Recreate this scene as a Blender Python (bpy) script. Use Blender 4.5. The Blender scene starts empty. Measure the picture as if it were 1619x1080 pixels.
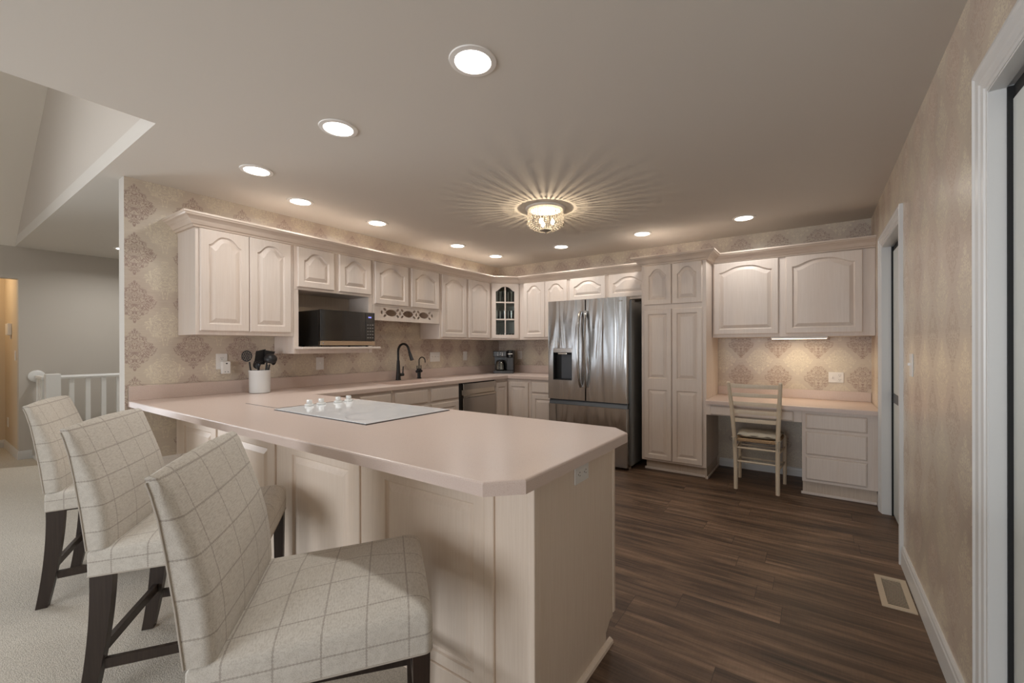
import bpy, bmesh, math, random
from mathutils import Vector, Matrix
random.seed(7)
PI = math.pi
SC = bpy.context.scene
COL = SC.collection

# ------------------------------------------------------------------ camera
cd = bpy.data.cameras.new('camera')
cam = bpy.data.objects.new('camera', cd)
COL.objects.link(cam)
cam.location = (3.9076, -5.0528, 1.2817)
cd.sensor_width = 36.0
cd.sensor_fit = 'HORIZONTAL'
cd.lens = 36.0 * 673.88 / 1619.0
cd.shift_x = -20.286 / 1619.0
cd.shift_y = 8.841 / 1619.0
cd.clip_start = 0.02
YAW, PITCH, ROLL = 0.5974, -0.0013, -0.0027
_f = Vector((-math.sin(YAW) * math.cos(PITCH), math.cos(YAW) * math.cos(PITCH), math.sin(PITCH)))
_r = Vector((math.cos(YAW), math.sin(YAW), 0))
_u = _r.cross(_f)
_r2 = _r * math.cos(ROLL) + _u * math.sin(ROLL)
_u2 = _u * math.cos(ROLL) - _r * math.sin(ROLL)
cam.rotation_euler = Matrix((_r2, _u2, -_f)).transposed().to_euler()
SC.camera = cam

# ------------------------------------------------------------------ world, exposure, large lights
wd = bpy.data.worlds.new('world')
SC.world = wd
wd.use_nodes = True
wd.node_tree.nodes['Background'].inputs[0].default_value = (0.62, 0.74, 0.9, 1)
wd.node_tree.nodes['Background'].inputs[1].default_value = 1.2
SC.view_settings.view_transform = 'Standard'
SC.view_settings.look = 'None'
SC.view_settings.gamma = 1.0
SC.view_settings.use_curve_mapping = False
SC.view_settings.exposure = 0.12
SC.cycles.max_bounces = 10
SC.cycles.diffuse_bounces = 6
SC.cycles.use_denoising = True
SC.cycles.caustics_reflective = False
SC.cycles.caustics_refractive = False
SC.cycles.sample_clamp_indirect = 6.0

P_FILL_WINDOW = 125.0     # unseen window behind the camera, added as fill daylight
P_SMALL = 14.0       # smaller great-room window
P_SIDE = 245.0       # big window in the far side wall of the great room
P_DOWN = 3.5         # each recessed downlight
P_CHAND = 12.0
P_DESK = 1.7
P_HALL = 8.0

def area_light(name, loc, rot, sx, sy, power, col, shape='RECTANGLE', spread=PI):
    l = bpy.data.lights.new(name, 'AREA')
    l.shape = shape
    l.size = sx
    l.size_y = sy
    l.energy = power
    l.color = col
    l.spread = spread
    o = bpy.data.objects.new(name, l)
    COL.objects.link(o)
    o.location = loc
    o.rotation_euler = rot
    return o

def point_light(name, loc, power, col, r):
    l = bpy.data.lights.new(name, 'POINT')
    l.energy = power
    l.color = col
    l.shadow_soft_size = r
    o = bpy.data.objects.new(name, l)
    COL.objects.link(o)
    o.location = loc
    return o

WIN_BACK = [(-2.6, -1.2, P_SMALL), (1.45, 4.05, P_FILL_WINDOW)]  # the wide second window is unseen, added to fill the kitchen with light
for i, (a, b, pw) in enumerate(WIN_BACK):
    area_light('window_daylight', ((a + b) / 2, -9.12, 1.20), (PI / 2, 0, 0), b - a, 1.8, pw, (0.94, 0.955, 1.0))
for i, (a, b) in enumerate([(-8.6, -5.7)]):
    area_light('window_daylight', (-3.87, (a + b) / 2, 1.20), (PI / 2, 0, -PI / 2), b - a, 1.8, P_SIDE, (0.94, 0.955, 1.0))

# ------------------------------------------------------------------ materials
def new_mat(name):
    m = bpy.data.materials.new(name)
    m.use_nodes = True
    nt = m.node_tree
    return m, nt, nt.nodes['Principled BSDF']

def simple(name, col, rough=0.5, metal=0.0, spec=0.5, emit=None, estr=0.0, coat=0.0):
    m, nt, b = new_mat(name)
    b.inputs['Base Color'].default_value = (*col, 1)
    b.inputs['Roughness'].default_value = rough
    b.inputs['Metallic'].default_value = metal
    b.inputs['Specular IOR Level'].default_value = spec
    b.inputs['Coat Weight'].default_value = coat
    if emit:
        b.inputs['Emission Color'].default_value = (*emit, 1)
        b.inputs['Emission Strength'].default_value = estr
    return m

class NT:
    """small helper to wire shader nodes"""
    def __init__(s, nt):
        s.nt = nt
    def node(s, t, **kw):
        n = s.nt.nodes.new(t)
        for k, v in kw.items():
            setattr(n, k, v)
        return n
    def link(s, a, b):
        s.nt.links.new(a, b)
    def put(s, sock, v):
        if hasattr(v, 'is_output') or hasattr(v, 'links'):
            s.link(v, sock)
        else:
            sock.default_value = v
    def math(s, op, a, b=None, c=None, clamp=False):
        n = s.node('ShaderNodeMath', operation=op, use_clamp=clamp)
        s.put(n.inputs[0], a)
        if b is not None:
            s.put(n.inputs[1], b)
        if c is not None:
            s.put(n.inputs[2], c)
        return n.outputs[0]
    def obj(s):
        return s.node('ShaderNodeTexCoord').outputs['Object']
    def sep(s, v):
        n = s.node('ShaderNodeSeparateXYZ')
        s.link(v, n.inputs[0])
        return n.outputs
    def comb(s, x, y, z):
        n = s.node('ShaderNodeCombineXYZ')
        for i, v in enumerate((x, y, z)):
            s.put(n.inputs[i], v)
        return n.outputs[0]
    def scale(s, v, sc):
        n = s.node('ShaderNodeVectorMath', operation='MULTIPLY')
        s.link(v, n.inputs[0])
        n.inputs[1].default_value = sc
        return n.outputs[0]
    def noise(s, v, scale, detail=2.0, rough=0.5, dist=0.0):
        n = s.node('ShaderNodeTexNoise')
        s.link(v, n.inputs['Vector'])
        n.inputs['Scale'].default_value = scale
        n.inputs['Detail'].default_value = detail
        n.inputs['Roughness'].default_value = rough
        n.inputs['Distortion'].default_value = dist
        return n.outputs['Fac']
    def mix(s, f, a, b):
        n = s.node('ShaderNodeMix', data_type='RGBA')
        s.put(n.inputs[0], f)
        for i, v in ((6, a), (7, b)):
            if isinstance(v, tuple):
                n.inputs[i].default_value = (*v, 1) if len(v) == 3 else v
            else:
                s.link(v, n.inputs[i])
        return n.outputs[2]
    def ramp(s, f, stops):
        n = s.node('ShaderNodeValToRGB')
        s.put(n.inputs[0], f)
        e = n.color_ramp.elements
        while len(e) < len(stops):
            e.new(0.5)
        for el, (p, c) in zip(e, stops):
            el.position = p
            el.color = (*c, 1) if len(c) == 3 else c
        return n.outputs[0]
    def smooth(s, v, lo, hi):
        n = s.node('ShaderNodeMapRange', interpolation_type='SMOOTHSTEP')
        s.put(n.inputs[0], v)
        n.inputs[1].default_value = lo
        n.inputs[2].default_value = hi
        return n.outputs[0]
    def bump(s, h, bsdf, strength=0.2, dist=0.01):
        n = s.node('ShaderNodeBump')
        n.inputs['Strength'].default_value = strength
        n.inputs['Distance'].default_value = dist
        s.link(h, n.inputs['Height'])
        s.link(n.outputs[0], bsdf.inputs['Normal'])

def mat_wood(name, c1, c2, grain=(48, 48, 1.6), rough=0.38, c3=None, coat=0.0):
    m, nt, b = new_mat(name)
    t = NT(nt)
    v = t.scale(t.obj(), grain)
    n1 = t.noise(v, 3.0, 4.0, 0.6, 0.4)
    n2 = t.noise(t.scale(t.obj(), (2.5, 2.5, 0.5)), 2.0, 2.0)
    c = t.mix(t.smooth(n1, 0.3, 0.7), c1, c2)
    c = t.mix(t.math('MULTIPLY', t.smooth(n2, 0.45, 0.75), 0.45), c, c3 or c2)
    t.link(c, b.inputs['Base Color'])
    b.inputs['Roughness'].default_value = rough
    b.inputs['Coat Weight'].default_value = coat
    t.bump(n1, b, 0.04, 0.002)
    return m

def mat_wallpaper(name, ax, period, a0, zm, seam=None, rough=0.36, km=0.72, kc=0.72, metal=0.0, gain=1.0, hw=0.128):
    """damask wallpaper: two staggered lattices of ogee diamonds, mauve and cream, on brushed champagne"""
    m, nt, b = new_mat(name)
    t = NT(nt)
    o = t.obj()
    s = t.sep(o)
    a, z = s[ax], s[2]
    if seam:
        a = t.math('ADD', a, t.math('MULTIPLY', t.math('LESS_THAN', a, seam[0]), seam[1]))
    H = 0.335
    def motif(aoff, zoff, hw, hh):
        ca = t.math('SUBTRACT', t.math('FRACT', t.math('ADD', t.math('DIVIDE', t.math('SUBTRACT', a, aoff), period), 0.5)), 0.5)
        cz = t.math('SUBTRACT', t.math('FRACT', t.math('ADD', t.math('DIVIDE', t.math('SUBTRACT', z, zoff), H), 0.5)), 0.5)
        ca = t.math('ABSOLUTE', t.math('MULTIPLY', ca, period))
        cz = t.math('MULTIPLY', cz, H)
        p = t.comb(ca, cz, 0.37 + zoff)
        rim = t.noise(p, 42.0, 1.0)
        d = t.math('ADD', t.math('DIVIDE', ca, hw), t.math('POWER', t.math('DIVIDE', t.math('ABSOLUTE', cz), hh), 1.12))
        d = t.math('ADD', d, t.math('MULTIPLY', t.math('SUBTRACT', rim, 0.5), 0.5))
        inside = t.math('SUBTRACT', 1.0, t.smooth(d, 0.93, 1.0))
        f1 = t.noise(p, 34.0, 0.0, 0.5, 1.1)
        ln = t.math('SUBTRACT', 1.0, t.smooth(t.math('ABSOLUTE', t.math('SUBTRACT', t.math('FRACT', t.math('MULTIPLY', f1, 4.2)), 0.5)), 0.17, 0.27))
        return t.math('MULTIPLY', inside, t.math('MULTIPLY_ADD', ln, 0.90, 0.10))
    tn = lambda c: tuple(min(0.95, q * gain) for q in c)
    mauve = motif(a0, zm, hw, 0.150)
    cream = motif(a0 + period / 2, zm + H / 2, hw, 0.150)
    streak = t.noise(t.comb(t.math('MULTIPLY', a, 14.0), t.math('MULTIPLY', z, 160.0), 0.0), 1.0, 3.0)
    big = t.noise(t.comb(a, z, 3.0), 1.9, 2.0)
    base = t.mix(t.smooth(big, 0.35, 0.65), tn(WP_A), tn(WP_B))
    base = t.mix(t.math('MULTIPLY', t.smooth(streak, 0.35, 0.7), 0.30), base, tn(WP_S))
    c = t.mix(t.math('MULTIPLY', mauve, km), base, tn(WP_M))
    c = t.mix(t.math('MULTIPLY', cream, kc), c, tn(WP_C))
    t.link(c, b.inputs['Base Color'])
    r = t.math('ADD', rough, t.math('MULTIPLY', mauve, 0.25))
    t.link(r, b.inputs['Roughness'])
    b.inputs['Specular IOR Level'].default_value = 0.5
    b.inputs['Metallic'].default_value = metal
    t.bump(streak, b, 0.05, 0.002)
    return m

WP_A = (0.58, 0.505, 0.41)
WP_B = (0.53, 0.44, 0.365)
WP_S = (0.66, 0.595, 0.50)
WP_M = (0.31, 0.212, 0.185)
WP_C = (0.72, 0.65, 0.51)

def mat_floor():
    m, nt, b = new_mat('vinyl_planks')
    t = NT(nt)
    s = t.sep(t.obj())
    pw, pl = 0.152, 1.22
    row = t.math('FLOOR', t.math('DIVIDE', s[1], pw))
    rn = t.node('ShaderNodeTexWhiteNoise', noise_dimensions='1D')
    t.link(row, rn.inputs['W'])
    xo = t.math('ADD', s[0], t.math('MULTIPLY', rn.outputs['Value'], 3.0))
    col = t.math('FLOOR', t.math('DIVIDE', xo, pl))
    wn = t.node('ShaderNodeTexWhiteNoise', noise_dimensions='2D')
    t.link(t.comb(row, col, 0), wn.inputs['Vector'])
    off = t.math('MULTIPLY', wn.outputs['Value'], 37.0)
    g = t.comb(t.math('MULTIPLY', s[0], 1.1), t.math('MULTIPLY', s[1], 18.0), off)
    n1 = t.noise(g, 1.6, 6.0, 0.62, 0.7)
    nb = t.noise(t.comb(t.math('MULTIPLY', s[0], 1.3), t.math('MULTIPLY', s[1], 9.0), off), 1.0, 3.0, 0.55, 0.5)
    saw = t.noise(t.comb(t.math('MULTIPLY', s[0], 160.0), t.math('MULTIPLY', s[1], 14.0), off), 1.0, 2.0)
    n1 = t.math('ADD', t.math('MULTIPLY', n1, 0.52), t.math('MULTIPLY', nb, 0.48))
    n1 = t.math('ADD', n1, t.math('MULTIPLY', t.math('SUBTRACT', saw, 0.5), 0.06))
    g2 = t.comb(t.math('MULTIPLY', s[0], 3.5), t.math('MULTIPLY', s[1], 110.0), off)
    n2 = t.noise(g2, 1.0, 4.0, 0.6)
    c = t.ramp(n1, [(0.33, (0.028, 0.016, 0.010)), (0.45, (0.090, 0.052, 0.031)), (0.56, (0.190, 0.115, 0.070)), (0.70, (0.350, 0.230, 0.155))])
    c = t.mix(t.math('MULTIPLY', t.smooth(n2, 0.4, 0.75), 0.30), c, (0.16, 0.115, 0.085))
    c = t.mix(t.math('MULTIPLY', wn.outputs['Value'], 0.28), c, (0.035, 0.021, 0.014))
    fy = t.math('FRACT', t.math('DIVIDE', s[1], pw))
    fx = t.math('FRACT', t.math('DIVIDE', xo, pl))
    gap = t.math('MAXIMUM', t.math('LESS_THAN', fy, 0.012), t.math('LESS_THAN', fx, 0.002))
    c = t.mix(t.math('MULTIPLY', gap, 0.7), c, (0.012, 0.008, 0.006))
    t.link(c, b.inputs['Base Color'])
    t.link(t.math('ADD', 0.36, t.math('MULTIPLY', n1, 0.22)), b.inputs['Roughness'])
    b.inputs['Specular IOR Level'].default_value = 0.32
    t.bump(t.math('SUBTRACT', n1, gap), b, 0.10, 0.003)
    return m

def mat_carpet():
    m, nt, b = new_mat('loop_carpet')
    t = NT(nt)
    v = t.node('ShaderNodeTexVoronoi')
    t.link(t.scale(t.obj(), (150, 240, 150)), v.inputs['Vector'])
    v.inputs['Scale'].default_value = 1.0
    n = t.noise(t.obj(), 90.0, 3.0)
    c = t.mix(t.smooth(v.outputs['Distance'], 0.1, 0.75), (0.66, 0.62, 0.55), (0.46, 0.43, 0.38))
    c = t.mix(t.math('MULTIPLY', n, 0.35), c, (0.68, 0.635, 0.56))
    t.link(c, b.inputs['Base Color'])
    b.inputs['Roughness'].default_value = 0.95
    b.inputs['Specular IOR Level'].default_value = 0.1
    t.bump(v.outputs['Distance'], b, 0.35, -0.003)
    return m

def mat_plaid(name, axes, offs, sp):
    """oatmeal tweed with thin taupe windowpane lines across the given object axes"""
    m, nt, b = new_mat(name)
    t = NT(nt)
    o = t.obj()
    s = t.sep(o)
    tweed = t.noise(t.scale(o, (60, 420, 420)), 1.0, 2.0)
    tweed2 = t.noise(t.scale(o, (420, 60, 60)), 1.0, 2.0)
    c = t.mix(t.smooth(tweed, 0.35, 0.75), (0.63, 0.595, 0.535), (0.49, 0.45, 0.395))
    c = t.mix(t.math('MULTIPLY', t.smooth(tweed2, 0.4, 0.7), 0.4), c, (0.71, 0.675, 0.61))
    lines = None
    for ax in axes:
        oth = s[(ax + 1) % 3] if ax != 2 else s[0]
        zig = t.math('MULTIPLY', t.math('PINGPONG', t.math('ADD', t.math('ADD', s[0], s[1]), s[2]), 0.004), 0.45)
        f = t.math('FRACT', t.math('DIVIDE', t.math('ADD', t.math('ADD', s[ax], zig), offs[ax] + 10 * sp[ax]), sp[ax]))
        d = t.math('MULTIPLY', t.math('ABSOLUTE', t.math('SUBTRACT', f, 0.5)), sp[ax])
        l = t.math('SUBTRACT', 1.0, t.smooth(d, 0.0012, 0.0030))
        lines = l if lines is None else t.math('MAXIMUM', lines, l)
    c = t.mix(t.math('MULTIPLY', lines, 0.44), c, (0.18, 0.135, 0.11))
    t.link(c, b.inputs['Base Color'])
    b.inputs['Roughness'].default_value = 0.9
    b.inputs['Specular IOR Level'].default_value = 0.15
    b.inputs['Sheen Weight'].default_value = 0.15
    t.bump(tweed, b, 0.15, 0.002)
    return m

def mat_steel(name, col=(0.52, 0.52, 0.52), rough=0.2, wave=0.0):
    m, nt, b = new_mat(name)
    t = NT(nt)
    b.inputs['Base Color'].default_value = (*col, 1)
    b.inputs['Metallic'].default_value = 1.0
    o = t.obj()
    br = t.noise(t.scale(o, (300, 300, 3)), 1.0, 2.0)
    t.link(t.math('MULTIPLY_ADD', br, 0.10, rough - 0.05), b.inputs['Roughness'])
    b.inputs['Anisotropic'].default_value = 0.4
    if wave:
        w = t.noise(t.scale(o, (8.0, 8.0, 1.0)), 1.0, 1.5, 0.5, 0.8)
        t.bump(w, b, wave, 0.05)
    return m

def mat_glass(name, tint=(0.95, 0.97, 0.96), gloss=0.10):
    m = bpy.data.materials.new(name)
    m.use_nodes = True
    nt = m.node_tree
    nt.nodes.remove(nt.nodes['Principled BSDF'])
    t = NT(nt)
    tr = t.node('ShaderNodeBsdfTransparent')
    tr.inputs[0].default_value = (*tint, 1)
    gl = t.node('ShaderNodeBsdfGlossy')
    gl.inputs['Roughness'].default_value = 0.03
    mx = t.node('ShaderNodeMixShader')
    fr = t.node('ShaderNodeFresnel')
    fr.inputs[0].default_value = 1.45
    t.link(t.math('ADD', fr.outputs[0], gloss, clamp=True), mx.inputs[0])
    t.link(tr.outputs[0], mx.inputs[1])
    t.link(gl.outputs[0], mx.inputs[2])
    t.link(mx.outputs[0], nt.nodes['Material Output'].inputs[0])
    return m

def mat_counter():
    m, nt, b = new_mat('rose_solid_surface')
    t = NT(nt)
    n = t.noise(t.obj(), 700.0, 1.0)
    n2 = t.noise(t.obj(), 260.0, 1.0)
    c = t.mix(t.smooth(n, 0.45, 0.7), (0.62, 0.50, 0.44), (0.70, 0.59, 0.53))
    c = t.mix(t.math('MULTIPLY', t.smooth(n2, 0.55, 0.75), 0.35), c, (0.50, 0.33, 0.28))
    t.link(c, b.inputs['Base Color'])
    b.inputs['Roughness'].default_value = 0.30
    return m

M = {}
M['cab'] = mat_wood('pickled_maple', (0.72, 0.635, 0.57), (0.68, 0.592, 0.525), c3=(0.675, 0.555, 0.47), rough=0.45)
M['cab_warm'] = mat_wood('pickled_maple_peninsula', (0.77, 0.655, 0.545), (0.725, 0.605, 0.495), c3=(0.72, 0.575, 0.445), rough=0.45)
M['cab_in'] = mat_wood('pickled_maple_inside', (0.60, 0.50, 0.40), (0.54, 0.44, 0.345))
M['cab_in_light'] = simple('cabinet_inside_lightened', (0.80, 0.82, 0.77), 0.5)  # cabinet inside, whitened to stand in for light missing behind the glass
M['crown'] = mat_wood('pickled_maple_crown', (0.69, 0.585, 0.50), (0.62, 0.51, 0.425), grain=(1.5, 1.5, 25))
M['counter'] = mat_counter()
M['paper_a'] = mat_wallpaper('damask_paper_sink_side', 1, 0.338, -4.129, 1.265)
M['paper_b'] = mat_wallpaper('damask_paper_back', 0, 0.340, 3.596, 0.965, seam=(2.6, 0.155))
M['paper_c'] = mat_wallpaper('damask_paper_right', 1, 0.330, -2.80, 0.655, rough=0.30, km=0.26, kc=0.85, metal=0.25, gain=1.16, hw=0.112)
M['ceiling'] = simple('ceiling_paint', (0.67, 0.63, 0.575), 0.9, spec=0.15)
M['slope'] = simple('ceiling_paint_lightened', (0.80, 0.755, 0.69), 0.9, spec=0.15)  # same paint as the ceiling, lightened to stand in for light on the slope
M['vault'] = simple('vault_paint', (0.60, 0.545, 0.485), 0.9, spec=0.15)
M['greige'] = simple('greige_paint', (0.54, 0.50, 0.45), 0.85, spec=0.2)
M['hall'] = simple('hall_paint', (0.62, 0.52, 0.39), 0.85, spec=0.2)
M['trim'] = simple('trim_paint', (0.66, 0.655, 0.64), 0.32)
M['rail'] = simple('railing_paint', (0.80, 0.80, 0.785), 0.35)
M['door'] = simple('door_paint', (0.62, 0.64, 0.61), 0.4)
M['white'] = simple('white_plastic', (0.78, 0.76, 0.73), 0.35)
M['slot'] = simple('dark_slots', (0.03, 0.025, 0.02), 0.5)
M['black'] = simple('black_plastic', (0.012, 0.012, 0.013), 0.35)
M['blackmatte'] = simple('matte_black_metal', (0.022, 0.021, 0.021), 0.42, metal=0.4)
M['seal'] = simple('black_seal_and_gap', (0.006, 0.006, 0.006), 0.7)
M['floor'] = mat_floor()
M['carpet'] = mat_carpet()
M['plaid_seat'] = mat_plaid('windowpane_tweed_seat', (0, 1, 2), (0.0, 0.03, 0.042), (0.128, 0.105, 0.105))
M['plaid_back'] = mat_plaid('windowpane_tweed_back', (0, 2), (0.0, 0, 0.048), (0.132, 1, 0.092))
M['piping'] = simple('tweed_piping', (0.47, 0.425, 0.37), 0.9, spec=0.1)
M['espresso'] = mat_wood('espresso_wood', (0.040, 0.026, 0.019), (0.024, 0.015, 0.011), rough=0.4)
M['steel'] = mat_steel('brushed_steel', wave=0.34)
M['steel_dw'] = mat_steel('brushed_steel_washer', (0.50, 0.47, 0.44), 0.2)
M['chrome'] = simple('satin_metal', (0.62, 0.57, 0.50), 0.18, metal=1.0)
M['fridge_side'] = simple('fridge_side_grey', (0.27, 0.275, 0.27), 0.45, metal=0.3)
M['dispenser'] = simple('dispenser_grey', (0.075, 0.085, 0.10), 0.3)
M['mwglass'] = simple('black_glass', (0.010, 0.009, 0.008), 0.06, spec=0.8, coat=0.5)
M['mwbody'] = simple('black_enamel', (0.014, 0.013, 0.012), 0.28)
M['mwtrim'] = simple('bronzed_steel', (0.62, 0.50, 0.38), 0.25, metal=1.0)
M['cooktop'] = simple('white_ceramic_glass', (0.82, 0.84, 0.86), 0.07, spec=0.6)
M['ring'] = simple('burner_ring_print', (0.20, 0.20, 0.20), 0.3)
M['cookrim'] = simple('cooktop_dark_gasket', (0.05, 0.04, 0.035), 0.5)  # dark edge round the cooktop and the cutting board
M['knob'] = simple('white_knob', (0.72, 0.72, 0.70), 0.25)
M['crock'] = simple('white_stoneware', (0.68, 0.69, 0.685), 0.25)
M['nylon'] = simple('black_nylon', (0.014, 0.014, 0.015), 0.42)
M['glass'] = mat_glass('clear_glass')
M['pane'] = mat_glass('cabinet_pane', (0.97, 0.985, 0.975), 0.0)
M['tumbler'] = mat_glass('tumbler_glass', (0.90, 0.94, 0.92), 0.12)
M['winglass'] = mat_glass('window_glass', (0.97, 0.98, 0.98), 0.0)
def mat_crystal():
    m, nt, b = new_mat('crystal')
    t = NT(nt)
    b.inputs['Base Color'].default_value = (1, 0.97, 0.92, 1)
    b.inputs['Roughness'].default_value = 0.02
    b.inputs['IOR'].default_value = 1.6
    b.inputs['Transmission Weight'].default_value = 1.0
    tl = t.node('ShaderNodeBsdfTranslucent')
    tl.inputs[0].default_value = (0.9, 0.87, 0.82, 1)
    mx = t.node('ShaderNodeMixShader')
    mx.inputs[0].default_value = 0.35
    t.link(b.outputs[0], mx.inputs[1])
    t.link(tl.outputs[0], mx.inputs[2])
    t.link(mx.outputs[0], nt.nodes['Material Output'].inputs[0])
    return m
M['crystal'] = mat_crystal()
M['lens'] = simple('downlight_lens', (0.9, 0.9, 0.88), 0.4, emit=(1.0, 0.95, 0.88), estr=9.0)
M['bulb'] = simple('chandelier_bulb', (0.9, 0.85, 0.75), 0.4, emit=(1.0, 0.80, 0.55), estr=22.0)
M['deskled'] = simple('desk_light_diffuser', (0.9, 0.85, 0.78), 0.4, emit=(1.0, 0.82, 0.60), estr=4.0)
M['canwhite'] = simple('downlight_ring_white', (0.82, 0.79, 0.75), 0.5)
M['lcd'] = simple('blue_display', (0.1, 0.1, 0.3), 0.3, emit=(0.30, 0.32, 1.0), estr=1.2)
M['print'] = simple('grey_print', (0.32, 0.31, 0.29), 0.5)
M['chair'] = mat_wood('cream_painted_wood', (0.70, 0.60, 0.46), (0.66, 0.55, 0.41), rough=0.4)
def mat_rush():
    m, nt, b = new_mat('woven_rush')
    t = NT(nt)
    w = t.node('ShaderNodeTexWave', wave_type='BANDS', bands_direction='X')
    t.link(t.obj(), w.inputs['Vector'])
    w.inputs['Scale'].default_value = 32.0
    w.inputs['Distortion'].default_value = 1.5
    c = t.mix(w.outputs['Fac'], (0.26, 0.15, 0.07), (0.60, 0.42, 0.25))
    t.link(c, b.inputs['Base Color'])
    b.inputs['Roughness'].default_value = 0.7
    t.bump(w.outputs['Fac'], b, 0.6, 0.004)
    return m
M['rush'] = mat_rush()
M['linen'] = simple('natural_linen', (0.50, 0.455, 0.375), 0.95, spec=0.1)
M['vent'] = simple('tan_vent_metal', (0.50, 0.41, 0.30), 0.4)
M['ventshade'] = simple('vent_gap_shade', (0.02, 0.016, 0.013), 0.8)
M['coffee'] = simple('coffee_maker_black', (0.018, 0.017, 0.017), 0.3)
M['coffeegrey'] = simple('coffee_maker_grey', (0.05, 0.048, 0.047), 0.4)
M['crystaltrim'] = simple('pewter', (0.55, 0.49, 0.42), 0.4, metal=0.6)
M['toe'] = mat_wood('toe_board', (0.60, 0.50, 0.41), (0.53, 0.43, 0.34))

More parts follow.
